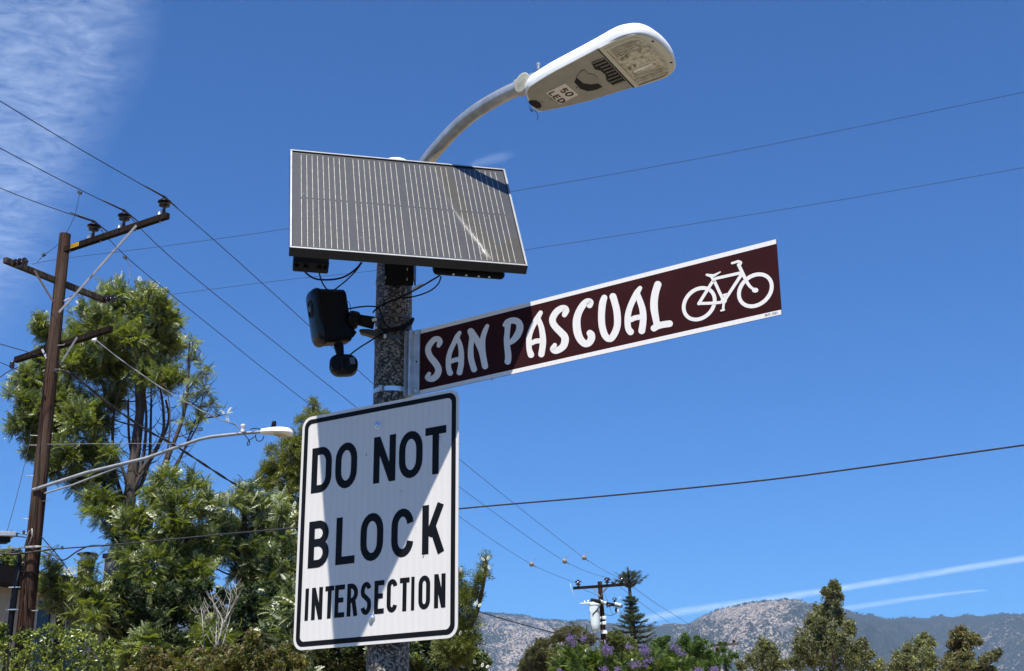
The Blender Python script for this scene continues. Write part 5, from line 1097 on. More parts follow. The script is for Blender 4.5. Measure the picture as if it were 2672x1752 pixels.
# --- silvery-leaved tree left of the traffic sign
simple('silk_oak_tree', 'rounded silk oak with whitish sunlit leaf tips just left of the traffic sign', 'tree',
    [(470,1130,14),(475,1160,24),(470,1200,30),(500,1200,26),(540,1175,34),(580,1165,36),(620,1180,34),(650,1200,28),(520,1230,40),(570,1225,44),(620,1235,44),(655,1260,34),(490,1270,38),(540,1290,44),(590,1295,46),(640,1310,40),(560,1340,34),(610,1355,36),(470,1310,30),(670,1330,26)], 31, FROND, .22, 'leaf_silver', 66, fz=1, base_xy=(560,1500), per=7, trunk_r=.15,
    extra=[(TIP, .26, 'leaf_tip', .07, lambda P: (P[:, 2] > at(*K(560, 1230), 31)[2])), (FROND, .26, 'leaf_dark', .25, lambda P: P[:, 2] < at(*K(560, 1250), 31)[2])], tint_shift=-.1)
# --- olive tree behind the sign
simple('evergreen_tree', 'olive green fine-leaved evergreen rising behind the left edge of the traffic sign', 'tree',
    [(722,950,14),(712,975,18),(725,1000,26),(700,1015,24),(672,1030,14),(690,1060,36),(725,1060,40),(655,1075,26),(650,1110,34),(690,1115,44),(735,1130,44),(620,1100,18),(615,1135,20),(670,1165,44),(720,1190,44),(690,1230,46),(670,1290,40),(710,1300,44),(690,1350,40),(660,1390,30),(760,1000,34),(790,1040,34),(800,1120,40),(790,1250,44),(790,1360,44)], 38, LANUP, .20, 'leaf_olive', 42, fz=1, tw=1.0, base_xy=(720,1500), per=6, trunk_r=.2, upb=.9, twigs=False, tint_shift=.28, rs=1.1)
# --- small tree against the house
simple('silk_oak_tree', 'small silk oak sapling against the house between the pole and the round chimney', 'tree',
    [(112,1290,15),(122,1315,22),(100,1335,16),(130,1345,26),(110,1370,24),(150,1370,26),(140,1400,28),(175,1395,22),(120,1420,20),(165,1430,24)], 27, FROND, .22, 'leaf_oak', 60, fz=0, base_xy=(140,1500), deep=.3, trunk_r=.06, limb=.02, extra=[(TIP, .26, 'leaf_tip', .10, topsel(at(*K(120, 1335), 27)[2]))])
simple('silk_oak_tree', 'pointed silk oak sapling standing in front of the round metal chimney', 'tree',
    [(208,1322,9),(205,1345,16),(212,1368,22),(195,1385,22),(225,1395,24),(205,1415,28),(240,1420,22),(185,1430,22),(220,1445,26)], 26.5, FROND, .22, 'leaf_oak', 66, fz=0, base_xy=(210,1500), deep=.25, trunk_r=.05, limb=.02, extra=[(TIP, .24, 'leaf_silver', .2, None)])
# --- dark understory
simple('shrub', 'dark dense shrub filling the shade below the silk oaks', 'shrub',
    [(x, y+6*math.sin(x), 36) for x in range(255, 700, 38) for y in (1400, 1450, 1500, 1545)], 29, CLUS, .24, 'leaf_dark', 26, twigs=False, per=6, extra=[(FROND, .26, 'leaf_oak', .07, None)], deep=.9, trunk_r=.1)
simple('shrub', 'fern-leaved sapling with bright crown at the bottom, left of the bare twigs', 'shrub',
    [(330,1500,20),(325,1525,26),(345,1530,22),(310,1545,22),(340,1560,30)], 21, FROND, .24, 'leaf_oak', 44, deep=.2, trunk_r=.03, limb=.015, extra=[(TIP, .2, 'leaf_silver', .2, None)])
simple('shrub', 'small lime green ferny bush at the foot of the bare twigs', 'shrub',
    [(485,1470,16),(500,1490,22),(478,1500,20),(515,1500,18),(495,1520,22)], 22.5, FROND, .22, 'leaf_gloss', 44, deep=.15, trunk_r=.03, limb=.015)
simple('shrub', 'low bronze and rust coloured bush along the bottom, left half', 'shrub',
    [(x, 1555-34*max(0, 1-abs(x-590)/110)-10*math.sin(x*.11), 26) for x in range(350, 700, 20)]+[(x, 1570, 26) for x in range(340, 700, 30)], 20.5, CLUS2, .13, 'leaf_olive', 60, twigs=False, per=6, deep=.4, trunk_r=.05, extra=[(CLUS2, .13, 'leaf_brown', .55, None)])
simple('shrub', 'grey green leafy shrub by the lower left edge of the traffic sign', 'shrub',
    [(690,1390,26),(670,1420,28),(650,1440,26),(690,1450,34),(665,1480,34),(640,1490,28),(690,1510,34),(650,1535,34),(690,1556,30),(620,1520,20)], 25, FROND, .24, 'leaf_silver', 34, deep=.4, trunk_r=.06, tint_shift=-.3, extra=[(TIP, .26, 'leaf_tip', .05, topsel(at(*K(670, 1440), 25)[2])), (CLUS, .2, 'leaf_dark', .4, None)])
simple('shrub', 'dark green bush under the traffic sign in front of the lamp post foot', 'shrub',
    [(x, 1500+14*math.sin(x*.07), 38) for x in range(700, 1090, 26)]+[(x, 1550, 38) for x in range(700, 1110, 30)]+[(x, 1450, 34) for x in range(760, 1060, 40)]+[(1120,1552,22),(1095,1530,22)], 27, CLUS, .20, 'leaf_dark', 34, twigs=False, deep=.6, trunk_r=.06, tint_shift=.1, extra=[(CLUS2, .16, 'leaf_oak', .25, None)])
# --- arching branch right of the sign
last_tree = simple('silk_oak_tree', 'young conifer-like silk oak with white tipped branches right of the traffic sign', 'tree',
    [(1132,1308,6),(1128,1322,9),(1120,1342,12),(1112,1362,14),(1100,1382,17),(1082,1375,15),(1085,1400,20),(1070,1345,12),(1062,1370,16),(1065,1400,20),(1105,1440,9),(1098,1455,12),(1085,1470,16),(1070,1490,20),(1062,1450,18),(1080,1510,20),(1065,1530,24),(1045,1400,24),(1040,1460,28),(1035,1510,30),(1095,1500,12)], 24, NEED2, .17, 'leaf_olive', 190, fz=0, base_xy=(1030,1540), per=6, deep=.2, upb=.8, trunk_r=.09, tint_shift=.05, limb=.035, extra=[(TIP, .10, 'leaf_silver', .10, None)])
tq = [(1131,1302),(1135,1304),(1127,1304),(1108,1408),(1112,1412),(1103,1410),(1070,1330),(1124,1330),(1138,1325),(1068,1478),(1120,1552),(1130,1554),(1105,1545)]
v, f, ti = place(TIP, np.array([at(*K(x, y), 23.7) for x, y in tq]), RNG.normal(size=(len(tq), 3))*V(.5,.3,.2)+V(0,0,1), np.tile(V(0,-1,.3), (len(tq), 1)), np.full(len(tq), .075), np.full(len(tq), .8)); quads('silvery_sunlit_tips', v, f, ti, M['leaf_tip'], last_tree, kind='stuff')
# --- trimmed hedge, bottom left
C_ = []
for x in range(-20, 262, 14):
    topy = 1470-22*math.exp(-((x-120)/60)**2)+14*max(0, (60-x)/60)+10*math.sin(x*.09)+(18 if x > 225 else 0)
    for y in np.arange(topy+14, 1600, 24): C_.append((x, y, 17))
hb = at(*K(110, 1560), 15.5)
C3 = K2(C_, 15.5, deep=.35)
h_ = thing('hedge_bush', 'bright glossy round-topped hedge bush in the bottom left corner', 'hedge', V(hb[0], 15.7, 0))
P, Dr, T, TW = crown_points(C3, 430, RNG, .8, .3, 1, 6)
up = Dr+RNG.normal(size=(len(P), 3))*.6; Dd = np.cross(up, RNG.normal(size=(len(P), 3)))+V(0,0,-.3)
v, f, ti = place(OVAL, P, Dd, up, .046*RNG.uniform(.7, 1.25, len(P)), np.clip(T+RNG.normal(size=len(T))*.25, 0, 1)); quads('foliage', v, f, ti, M['leaf_gloss'], h_, kind='stuff')
b = MB()
for c, R in C3[::6]: b.tube(bez(V(hb[0]+(c[0]-hb[0])*.3, 15.8, 0), (V(hb[0], 15.8, 0)+c)/2, c, 5), [.03, .024, .018, .012, .006], 5, False)
b.build('stems', M['bark'], h_, smooth=True, kind='stuff')
simple('shrub', 'leafy plant tip at the left edge in front of the cream wall', 'shrub', [(2,1462,8),(0,1485,10),(-4,1500,12)], 15, CLUS2, .08, 'leaf_gloss', 90, deep=.1, trunk_r=.02, twigs=False)
simple('pepper_tree', 'sunlit tree top showing over the house roof at the left edge', 'tree', [(-10,1296,22),(15,1300,20),(38,1304,16),(0,1312,20),(28,1316,18),(48,1318,10)], 37, CLUS, .22, 'leaf_oak', 60, deep=.4, trunk_r=.15, twigs=False)
# --- bleached dead shrub
dd_ = 20.8; db = at(*K(500, 1560), dd_); ds = thing('dead_shrub', 'bleached leafless shrub with upright grey twigs at bottom', 'dead shrub', V(db[0], dd_, 0)); b = MB()
H5 = lambda x, y: (440+x/4.433, 1400+y/4.433)
for pts, r in [([(540,1460),(560,1300),(600,1100),(650,980),(740,800),(780,690),(780,600),(735,530)],.018),([(530,1440),(575,1200),(620,1000),(580,880),(520,760),(510,690)],.014),([(410,1540),(410,1350),(400,1100),(385,900),(370,815)],.016),([(390,1050),(450,1040),(490,930),(495,905)],.008),([(385,980),(450,940),(520,930)],.007),([(400,880),(440,850),(462,790)],.007),([(380,900),(330,880),(310,885)],.006),
    ([(550,1420),(548,1200),(552,960),(530,830),(505,740),(475,760)],.010),([(600,1100),(660,950),(700,780),(715,660),(690,600)],.010),([(640,960),(655,860),(640,790),(600,740)],.007),([(560,1400),(640,1200),(700,980),(760,760),(805,700)],.010),([(700,880),(740,780),(745,700),(720,650)],.006),([(560,1400),(620,1370),(650,1340)],.007),([(470,1420),(510,1300),(540,1150)],.007),([(395,1060),(355,1010)],.006),([(520,760),(540,690)],.005),([(630,1000),(600,900),(555,830)],.006),([(545,1450),(590,1330),(580,1150),(575,900)],.009)]:
    P = smooth_pts([at(*H5(x, y), dd_+random.uniform(-.15, .15)) for x, y in pts], 4); b.tube(P, [r*.7*(1-.75*i/(len(P)-1)) for i in range(len(P))], 5, False)
    for i in range(3, len(P)-1, 2):
        d = V(random.choice((-1, 1))*random.uniform(.3,.8), random.uniform(-.5,.5), random.uniform(.5,1)); b.tube([P[i], P[i]+d*.08, P[i]+d*.16+V(0,0,.03)], [r*.4, .003, .002], 3, False)
b.tube([V(db[0], dd_, 0), at(*H5(545, 1470), dd_)], [.05, .03], 6); b.tube([V(db[0], dd_, .3), at(*H5(410, 1550), dd_)], [.04, .02], 6)
b.build('twigs', M['dead_wood'], ds, smooth=True, kind='stuff')

# --- trees on the right, 38 to 90 m away
simple('eucalyptus_tree', 'brownish eucalyptus with drooping leaves left of the transformer', 'tree',
    [(1300,1480,12),(1315,1475,16),(1335,1478,18),(1355,1482,16),(1372,1490,10),(1330,1490,14),(1345,1500,14)], 78, CLUS, 0.30, 'leaf_gum', 95, per=6, tw=.9, fz=2, jit=.3, trunk_r=.2, twigs=False, deep=2, barkm='bark')
simple('eucalyptus_tree', 'grey green eucalyptus at the left end of the distant tree row', 'tree',
    [(1258,1500,10),(1250,1515,14),(1268,1510,14),(1282,1500,9),(1240,1530,16),(1262,1532,18),(1228,1545,14),(1285,1530,14),(1250,1555,18),(1215,1558,12),(1275,1556,16)], 74, LAN, 0.29, 'leaf_gum', 82, tw=.9, fz=2, jit=.3, trunk_r=.22, twigs=False, deep=2, barkm='bark', tint_shift=-.1)
simple('eucalyptus_tree', 'olive eucalyptus clump right behind the foot of the far pole', 'tree',
    [(1420,1488,14),(1435,1496,18),(1455,1500,16),(1420,1510,18),(1445,1518,20),(1465,1525,14),(1425,1535,18),(1455,1548,18),(1408,1505,10)], 76, CLUS, 0.30, 'leaf_olive', 82, tw=.9, fz=2, jit=.3, trunk_r=.2, twigs=False, deep=2, tint_shift=-.05)
simple('eucalyptus_tree', 'mid green eucalyptus between the grey green one and the purple jacaranda', 'tree',
    [(1305,1515,14),(1292,1530,16),(1310,1540,18),(1298,1555,18),(1320,1522,12)], 70, CLUS, 0.24, 'leaf_olive', 82, tw=.9, fz=2, jit=.3, trunk_r=.2, twigs=False, deep=1.5, tint_shift=-.15)
# norfolk pine
Dn = 82; nb = at(*K(1477, 1530), Dn); nt_ = at(*K(1459, 1318), Dn)
pine = thing('norfolk_pine', 'tall tiered norfolk pine with an umbrella tip right of the far pole', 'pine tree', V(nb[0]+.2, Dn, 0))
axis = lambda y: at(*K(1459+(y-1318)/(1530-1318)*18, y), Dn)
b = MB(); b.tube([V(nb[0]+.2, Dn, 0)]+[axis(y) for y in (1530, 1450, 1380, 1318)], [.35, .22, .16, .10, .04], 8, False); b.build('trunk', M['bark'], pine, smooth=True)
b = MB(); P, Dr = [], []
def whorl(y, Rpx, rise, n, sag=0.0, tuft=1.0):
    c = axis(y); R = Rpx*1.12269*pxm(c); a0 = random.uniform(0, 6.28)
    for k in range(n):
        a = a0+6.283*k/n+random.uniform(-.25,.25); Rr = R*random.uniform(.75, 1.1); d = V(math.cos(a), math.sin(a), 0)
        pts = [c+d*Rr*t+V(0,0,rise*Rr*t-sag*Rr*math.sin(t*3.1)+.12*Rr*t*t) for t in np.linspace(0, 1, 6)]
        b.tube(pts, [.05,.045,.04,.03,.022,.012], 4, False)
        for i in range(1, 6):
            for j in range((0, 1, 1, 3, 4, 4)[i]):
                t = random.random(); q = pts[i-1]+(pts[i]-pts[i-1])*t; sd = V(-d[1], d[0], 0)*random.choice((-1, 1))
                P.append(q); Dr.append(d*random.uniform(.3,.9)+sd*random.uniform(.1,1)+V(0,0,random.uniform(-.1,.3)))
for y, R, rs in [(1367,36,.55),(1362,30,.9),(1354,20,1.15),(1343,10,1.3)]: whorl(y, R, rs, 6 if y > 1345 else 4)
for y, R in [(1392,7),(1400,14),(1406,8),(1416,11),(1424,16),(1434,18),(1442,14)]: whorl(y, R, .15, 5)
for y, R in [(1436,34),(1446,44),(1457,50),(1468,52),(1480,54),(1492,58),(1504,60),(1517,58),(1530,56)]: whorl(y, R*.95, .05, 8, .08)
b.build('branches', M['bark'], pine, smooth=True, kind='stuff')
P, Dr = np.array(P), np.array(Dr); v, f, ti = place(p_needles(10, .5, .08, 4), P, Dr, np.tile(V(.1,.1,1), (len(P), 1)), RNG.uniform(.15,.25, len(P)), RNG.uniform(0,1,len(P))); quads('foliage', v, f, ti, M['leaf_pine'], pine, kind='stuff')
# jacaranda
jc = [(1330,1520,16),(1350,1530,20),(1375,1545,22),(1340,1550,20),(1310,1565,22),(1400,1555,22),(1430,1558,22),(1455,1550,20),(1480,1540,16),(1500,1555,22),(1525,1545,20),(1545,1555,22),(1560,1530,16),(1385,1530,14),(1410,1535,12),(1580,1560,22),(1610,1562,18)]
jac = simple('jacaranda_tree', 'jacaranda with bunches of purple flowers along the bottom', 'tree', jc, 44, FROND, .22, 'leaf_green', 84, per=6, tw=.9, fz=2, jit=.3, trunk_r=.2, twigs=False, deep=1.0, extra=[(FROND, .22, 'leaf_oak', .3, None)], tint_shift=-.05)
fl = [(1325,1485,9,14),(1332,1497,8,8),(1357,1484,8,8),(1413,1515,13,13),(1408,1508,9,10),(1463,1503,9,6),(1498,1510,9,12),(1502,1518,9,8),(1575,1512,10,9),(1565,1502,8,8),(1587,1520,7,6),(1475,1545,16,9),(1498,1543,10,10),(1510,1535,8,8),(1404,1555,10,8),(1435,1557,7,7),(1622,1558,12,8),(1660,1556,14,7),(1300,1558,6,5)]
for x, y, rx, ry in fl:
    n_ = int(rx*ry*.55)+9; c = at(*K(x, y), 43); k = pxm(c)*1.12269
    Pp = c+RNG.normal(size=(n_, 3))*V(rx*k*.48, .14, ry*k*.48); v, f, ti = place(p_cluster(6, 12, .3, .6), Pp, RNG.normal(size=(n_, 3)), RNG.normal(size=(n_, 3))+V(0,0,1), RNG.uniform(.045,.08,n_), RNG.uniform(0,1,n_))
    quads('flower_cluster', v, f, ti, M['petal'], jac, kind='stuff')
# green bushes right of the jacaranda
simple('broadleaf_tree', 'bright green upright leafy tree between the pine and the far crossarm', 'tree',
    [(1530,1505,12),(1545,1500,10),(1562,1515,14),(1578,1500,10),(1592,1498,12),(1600,1512,16),(1620,1500,10),(1632,1505,14),(1615,1522,18),(1640,1520,14),(1585,1530,20),(1555,1532,18),(1630,1540,20),(1600,1548,22),(1655,1540,14),(1570,1555,20),(1640,1560,18),(1515,1520,10),(1505,1540,14),(1595,1487,6),(1548,1487,5),(1533,1493,6)], 52, CLUS2, 0.19, 'leaf_green', 82, per=6, tw=.9, fz=2, jit=.3, trunk_r=.2, twigs=False, deep=1.2, upb=.9, tint_shift=.08)
simple('broadleaf_tree', 'thin sparse green tree just right of the far crossarm', 'tree', [(1678,1500,6),(1680,1515,10),(1695,1530,12),(1672,1535,12),(1708,1520,7),(1690,1550,14)], 58, CLUS2, 0.15, 'leaf_green', 54, tw=.9, fz=2, jit=.3, trunk_r=.1, twigs=False, deep=.6)
# sycamores
simple('sycamore_tree', 'tallest sycamore with pointed crown rising past the contrail', 'tree',
    [(1937,1362,5),(1945,1372,6),(1930,1380,7),(1918,1376,4),(1950,1388,4),(1925,1398,10),(1945,1408,8),(1905,1418,8),(1918,1422,12),(1938,1430,12),(1885,1438,7),(1900,1442,14),(1925,1450,16),(1955,1445,8),(1970,1462,12),(1980,1470,8),(1880,1462,14),(1905,1475,20),(1940,1475,20),(1868,1485,16),(1890,1500,22),(1925,1505,24),(1960,1500,20),(1990,1510,14),(2005,1500,8),(1862,1515,16),(1880,1535,22),(1915,1540,26),(1955,1540,24),(1990,1545,18),(2010,1535,12),(2018,1520,6),(1850,1550,16)], 60, CLUS2, .27, 'leaf_syc', 34, per=6, tw=.8, fz=3, jit=.5, trunk_r=.10, limb=.03, twigs=False, rs=.95, deep=1.5, upb=1.0, barkm='bark')
simple('sycamore_tree', 'low round sycamore between far crossarm and tallest sycamore', 'tree',
    [(1775,1500,8),(1790,1508,12),(1760,1515,10),(1800,1520,12),(1780,1528,16),(1745,1540,14),(1765,1545,18),(1800,1545,18),(1725,1550,10),(1785,1562,18),(1822,1548,8)], 66, CLUS2, .27, 'leaf_syc', 34, per=6, tw=.8, fz=3, jit=.5, trunk_r=.10, limb=.03, twigs=False, rs=.95, deep=1.2, barkm='bark')
simple('sycamore_tree', 'yellowish sycamore with twin tips right of the tallest one', 'tree',
    [(2148,1482,5),(2140,1495,8),(2160,1500,10),(2150,1512,12),(2115,1505,6),(2108,1520,10),(2130,1525,16),(2160,1530,16),(2090,1532,10),(2105,1542,16),(2140,1550,20),(2172,1552,14),(2078,1552,12),(2105,1562,16),(2050,1552,12),(2030,1560,12)], 62, CLUS2, .27, 'leaf_syc', 34, per=6, tw=.8, fz=3, jit=.5, trunk_r=.10, limb=.03, twigs=False, rs=.95, deep=1.0, barkm='bark', tint_shift=.2)
simple('sycamore_tree', 'thin brownish sycamore furthest right with leaning top branch', 'tree',
    [(2222,1480,7),(2240,1478,8),(2255,1485,8),(2268,1492,7),(2230,1492,9),(2215,1500,6),(2250,1500,8),(2235,1512,10),(2222,1525,12),(2245,1530,12),(2215,1542,12),(2235,1548,16),(2258,1545,10),(2205,1558,14),(2240,1565,14)], 60, CLUS2, .27, 'leaf_syc', 34, per=5, tw=.8, fz=3, jit=.5, trunk_r=.10, limb=.03, twigs=False, rs=.95, deep=.6, barkm='bark', tint_shift=.12, extra=[(CLUS2, .3, 'leaf_brown', .3, None)])
simple('sycamore_tree', 'wispy low branch tips at the far right bottom', 'tree', [(2298,1530,5),(2310,1526,5),(2285,1538,5),(2318,1520,4),(2290,1555,7),(2275,1560,7),(2305,1560,5)], 60, CLUS2, .27, 'leaf_syc', 34, per=5, tw=.8, fz=3, jit=.5, trunk_r=.10, limb=.03, twigs=False, rs=.95, deep=.3, barkm='bark')

# ================================================================== mountains
prof = [(-900,1640),(-300,1600),(300,1585),(800,1580),(1195,1592),(1218,1593),(1277,1603),(1312,1603),(1356,1607),(1398,1616),(1445,1619),(1489,1622),(1530,1617),(1562,1621),(1600,1628),(1640,1636),(1698,1634),(1748,1628),(1790,1632),(1806,1622),(1825,1612),(1885,1589),(1941,1578),(2005,1569),(2042,1567),(2072,1567),(2117,1574),(2150,1584),(2218,1596),(2249,1605),(2278,1606),(2320,1618),(2342,1614),(2365,1610),(2413,1615),(2455,1607),(2488,1612),(2522,1604),(2560,1608),(2612,1600),(2642,1604),(2672,1602),(3100,1590),(3700,1620)]
NX, NY = 520, 150
px = np.linspace(-900, 3700, NX); ridge_y = np.interp(px, [p[0] for p in prof], [p[1] for p in prof])
az = np.zeros(NX); el = np.zeros(NX)
for i in range(NX):
    d = ray(px[i], ridge_y[i]); az[i] = math.atan2(d[0], d[1]); el[i] = d[2]/math.hypot(d[0], d[1])
# ridge distance: the rocky dome stands nearer than the ranges at its sides
dome = np.exp(-((px-1990)/250)**2); leftm = np.exp(-((px-1300)/230)**2)
Rr = 9500-1900*dome-700*leftm
Rn = 4200.0
verts = np.zeros((NY, NX, 3)); rock = np.zeros((NY, NX))
for j in range(NY):
    t = j/(NY-1)
    for i in range(NX):
        if t <= .8:
            s = t/.8; R = Rn+(Rr[i]-Rn)*s; H = (el[i]*Rr[i]+1.6)*(s**1.35*.82+.18*s)
        else:
            s = (t-.8)/.2; R = Rr[i]+2500*s; H = (el[i]*Rr[i]+1.6)*(1-.55*s*s)-60*s
        x, y = R*math.sin(az[i]), R*math.cos(az[i])
        w_ = math.sin(min(1, t/.8)*math.pi)**.7 if t < .8 else 0
        p = Vector((x/900, y/1500, .3)); n1 = mnoise.ridged_multi_fractal(p, .9, 2.1, 6, 1.0, 2.0)-.9
        n2 = mnoise.fractal(Vector((x/260, y/420, 2.1)), .8, 2.1, 5)
        near = math.exp(-((t-.8)/.05)**2)
        H += (n1*230+n2*110)*w_ + mnoise.noise(Vector((x/60, y/90, 7)))*7*near*(1 if abs(t-.8) > .001 else .6)
        if t < .795: H = min(H, el[i]*R*(.995-.03*(1-s)))
        verts[j, i] = (x, y, H)
        e_ = H/R
        rock[j, i] = min(1, 1.05*math.exp(-((px[i]-1960)/200)**2)*(.45+.6*s if t < .8 else 1) + .95*math.exp(-((px[i]-1320-180*(1-t/.8))/200)**2)*math.exp(-((t-.52)/.22)**2) + .45*math.exp(-((px[i]-1420)/260)**2)*math.exp(-((t-.72)/.10)**2) + .62*math.exp(-((px[i]-2600)/130)**2)*math.exp(-((t-.58)/.10)**2)+.1*near)
idx = np.arange(NX*NY).reshape(NY, NX); F = np.stack([idx[:-1, :-1], idx[:-1, 1:], idx[1:, 1:], idx[1:, :-1]], -1).reshape(-1, 4)
m_, nt, bs, out = newmat('chaparral_and_rock')
tc = nt.nodes.new('ShaderNodeTexCoord'); mp = nt.nodes.new('ShaderNodeMapping'); mp.inputs['Scale'].default_value = (.01, .01, .01); nt.links.new(tc.outputs['Object'], mp.inputs[0]); vec = mp.outputs[0]
at_ = N(nt, 'ShaderNodeAttribute', attribute_name='tint')
n_big = noise_(nt, vec, .9, 6, .6); n_mid = noise_(nt, vec, 3.2, 6, .75); n_f = noise_(nt, vec, 9.0, 5, .7)
def mth(op, a, b_):
    q = N(nt, 'ShaderNodeMath', operation=op)
    for i, v_ in enumerate((a, b_)):
        if hasattr(v_, 'is_output'): nt.links.new(v_, q.inputs[i])
        else: q.inputs[i].default_value = v_
    return q.outputs[0]
score = mth('ADD', mth('ADD', mth('MULTIPLY', at_.outputs['Fac'], .85), mth('MULTIPLY', mth('ADD', n_big, -.5), 1.6)), mth('ADD', mth('MULTIPLY', mth('ADD', n_mid, -.5), 2.2), mth('MULTIPLY', mth('ADD', n_f, -.5), 3.2)))
rockm = ramp(nt, score, [(.76, (0, 0, 0)), (.88, (1, 1, 1))])
brush_c = ramp(nt, n_f, [(.35, (.030, .036, .022)), (.65, (.075, .078, .045))])
brush_c = mixc(nt, ramp(nt, n_big, [(.5, (0, 0, 0)), (.7, (.5,)*3)]), brush_c, (.11, .10, .065))
rock_c = ramp(nt, n_f, [(.35, (.34, .27, .21)), (.65, (.52, .43, .35))])
nt.links.new(mixc(nt, rockm, brush_c, rock_c), bs.inputs['Base Color']); bs.inputs['Roughness'].default_value = 1.0; bs.inputs['Specular IOR Level'].default_value = 0.0
hsum = mth('ADD', mth('MULTIPLY', n_mid, 1.0), mth('MULTIPLY', n_f, .5)); bump(nt, bs, hsum, .9, 40.0); M['mountain'] = m_
mo = quads('mountains', verts.reshape(-1, 3), F, rock.ravel(), m_, None, smooth=True); tag(mo, kind='structure')
# trees along the crests, far too small to count
tp = []
ri = int(round(.8*(NY-1)))
for k in range(520):
    q = random.choice([random.uniform(1250, 1530), random.uniform(1800, 2090), random.uniform(1250, 1530), random.uniform(2150, 2672)]); i = np.interp(q, px, np.arange(NX)); i0 = int(i); fr_ = i-i0
    P = verts[ri, i0]*(1-fr_)+verts[ri, i0+1]*fr_; tp.append(P+V(0, 0, -2))
tp = np.array(tp); n_ = len(tp)
v, f, ti = place(p_cluster(6, 4, .45, .7), tp, np.tile(V(0, 0, 1.), (n_, 1))+RNG.normal(size=(n_, 3))*.2, RNG.normal(size=(n_, 3)), RNG.uniform(5, 15, n_), RNG.uniform(0, .6, n_))
tag(quads('ridge_trees', v, f, ti, M['leaf_dark']), 'dark row of distant trees along the mountain crests', 'trees', None, 'stuff')
# valley floor of treetops between the near trees and the mountains is hidden; the air
b = MB(); b.box((0, 5000, 850), (1,0,0), (0,1,0), (0,0,1), 24000, 17000, 1702)
hm, nt, bs, out = newmat('air'); nt.nodes.remove(bs); pv = nt.nodes.new('ShaderNodeVolumePrincipled'); pv.inputs['Color'].default_value = (.38, .62, 1.0, 1); pv.inputs['Density'].default_value = 4.6e-5; pv.inputs['Anisotropy'].default_value = .1
nt.links.new(pv.outputs[0], out.inputs['Volume'])
hz = b.build('haze', hm); tag(hz, kind='stuff')

# ================================================================== cirrus and contrails, high above
def cloudmat(name, scale, stretch, lo_, hi_, strength):
    m, nt, bs, out = newmat(name); nt.nodes.remove(bs)
    vec = coords(nt, stretch); w_ = N(nt, 'ShaderNodeTexNoise'); w_.inputs['Scale'].default_value = .35; nt.links.new(vec, w_.inputs['Vector']); vm = N(nt, 'ShaderNodeVectorMath', operation='MULTIPLY_ADD'); vm.inputs[1].default_value = (3.0,)*3; nt.links.new(w_.outputs['Color'], vm.inputs[0]); nt.links.new(vec, vm.inputs[2]); f = noise_(nt, vm.outputs[0], scale, 10, .66); at_ = N(nt, 'ShaderNodeAttribute', attribute_name='tint')
    a = ramp(nt, f, [(lo_, (0, 0, 0)), (hi_, (1, 1, 1))]); k = N(nt, 'ShaderNodeMath', operation='MULTIPLY'); nt.links.new(a, k.inputs[0]); nt.links.new(at_.outputs['Fac'], k.inputs[1])
    k2 = N(nt, 'ShaderNodeMath', operation='MULTIPLY', use_clamp=True); nt.links.new(k.outputs[0], k2.inputs[0]); k2.inputs[1].default_value = strength
    df = nt.nodes.new('ShaderNodeBsdfDiffuse'); df.inputs[0].default_value = (.74, .87, 1.0, 1); tl_ = nt.nodes.new('ShaderNodeBsdfTranslucent'); tl_.inputs[0].default_value = (.74, .87, 1.0, 1)
    ad = nt.nodes.new('ShaderNodeMixShader'); ad.inputs[0].default_value = .6; nt.links.new(df.outputs[0], ad.inputs[1]); nt.links.new(tl_.outputs[0], ad.inputs[2])
    tr_ = nt.nodes.new('ShaderNodeBsdfTransparent'); mx = nt.nodes.new('ShaderNodeMixShader'); nt.links.new(k2.outputs[0], mx.inputs[0]); nt.links.new(tr_.outputs[0], mx.inputs[1]); nt.links.new(ad.outputs[0], mx.inputs[2]); nt.links.new(mx.outputs[0], out.inputs[0])
    return m
CZ = 7500.0
edge = [(-200, 420), (0, 385), (90, 372), (170, 352), (240, 320), (330, 265), (420, 225), (480, 200), (560, 155), (640, 120), (720, 95), (840, 30), (960, -10), (1300, -60)]
gx, gy = 70, 110; vv = []; tt = []
for j in range(gy):
    y = -260+1250*j/(gy-1)
    xe = np.interp(y, [e[0] for e in edge], [e[1] for e in edge])
    for i in range(gx):
        x = -420+900*i/(gx-1); vv.append(atz(x, y, CZ)); s = (xe-28-x)/95.0
        tt.append(max(0, min(1, s*.5+.5))**1.3*max(0, min(1, (990-y)/260)))
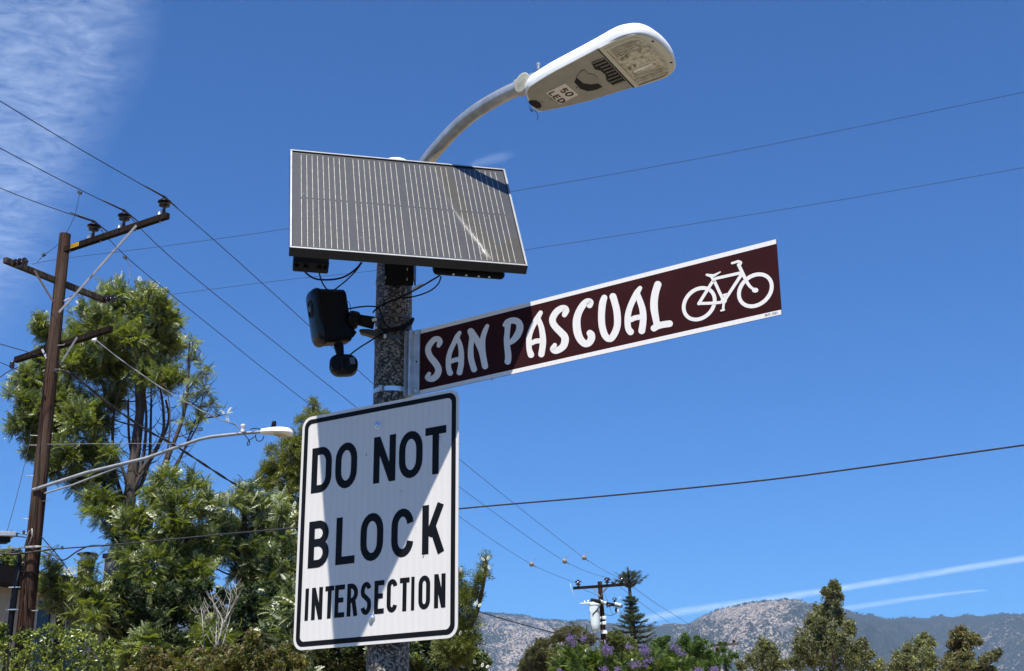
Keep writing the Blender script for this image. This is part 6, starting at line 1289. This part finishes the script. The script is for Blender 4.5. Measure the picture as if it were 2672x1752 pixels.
idx = np.arange(gx*gy).reshape(gy, gx); F = np.stack([idx[:-1, :-1], idx[:-1, 1:], idx[1:, 1:], idx[1:, :-1]], -1).reshape(-1, 4)
M['cirrus'] = cloudmat('cirrus', 1.0, (.0026, .0036, .001), .22, .95, .36)
cl_ = quads('cirrus_cloud', np.array(vv), F, np.array(tt), M['cirrus'], None); tag(cl_, kind='structure')
def streak(pts, name, label, strength, sc_):
    P = [atz(x, y, 9000.0) for x, y, w in pts]; vv, tt = [], []; n_ = 7
    for i in range(len(P)):
        a = P[max(i-1, 0)]; c = P[min(i+1, len(P)-1)]; d = unit(c-a)
        x, y, w = pts[i]
        up_ = atz(x, y-w/2, 9000.0); dn2 = atz(x, y+w/2, 9000.0)
        for k in range(n_):
            t = k/(n_-1); vv.append(atz(x, y-w/2+w*t, 9000.0)); tt.append(math.sin(math.pi*t)**1.2*(0 if i in (0, len(P)-1) else 1))
    F = [(i*n_+k, i*n_+k+1, (i+1)*n_+k+1, (i+1)*n_+k) for i in range(len(P)-1) for k in range(n_-1)]
    m = cloudmat(name+'_vapour', 1.0, (.0006, .00035, .001), .05, .75, strength)
    o = quads(name, np.array(vv), np.array(F), np.array(tt), m); tag(o, label, 'contrail', None, 'thing'); return o
xs_ = np.linspace(1660, 2760, 40)
streak([(x, float(np.interp(x, [1660, 1780, 2000, 2200, 2400, 2672, 2760], [1621, 1596, 1566, 1535, 1502, 1458, 1444])), 26 if x < 2100 else 22) for x in xs_], 'contrail', 'longer brighter white contrail slanting up over the rocky peak', .55, 1)
xs_ = np.linspace(2170, 2580, 24)
streak([(x, float(np.interp(x, [2170, 2300, 2420, 2520, 2580], [1594, 1574, 1557, 1545, 1540])), float(np.interp(x, [2170, 2400, 2580], [20, 16, 6]))) for x in xs_], 'contrail', 'shorter fainter contrail low over the right ridge', .42, 1)
streak([(1210, 440, 10), (1240, 428, 26), (1275, 418, 34), (1310, 410, 34), (1345, 402, 16)], 'cloud_wisp', 'tiny wisp of cloud just above the right corner of the solar panel', .12, 1)['category'] = 'cloud'
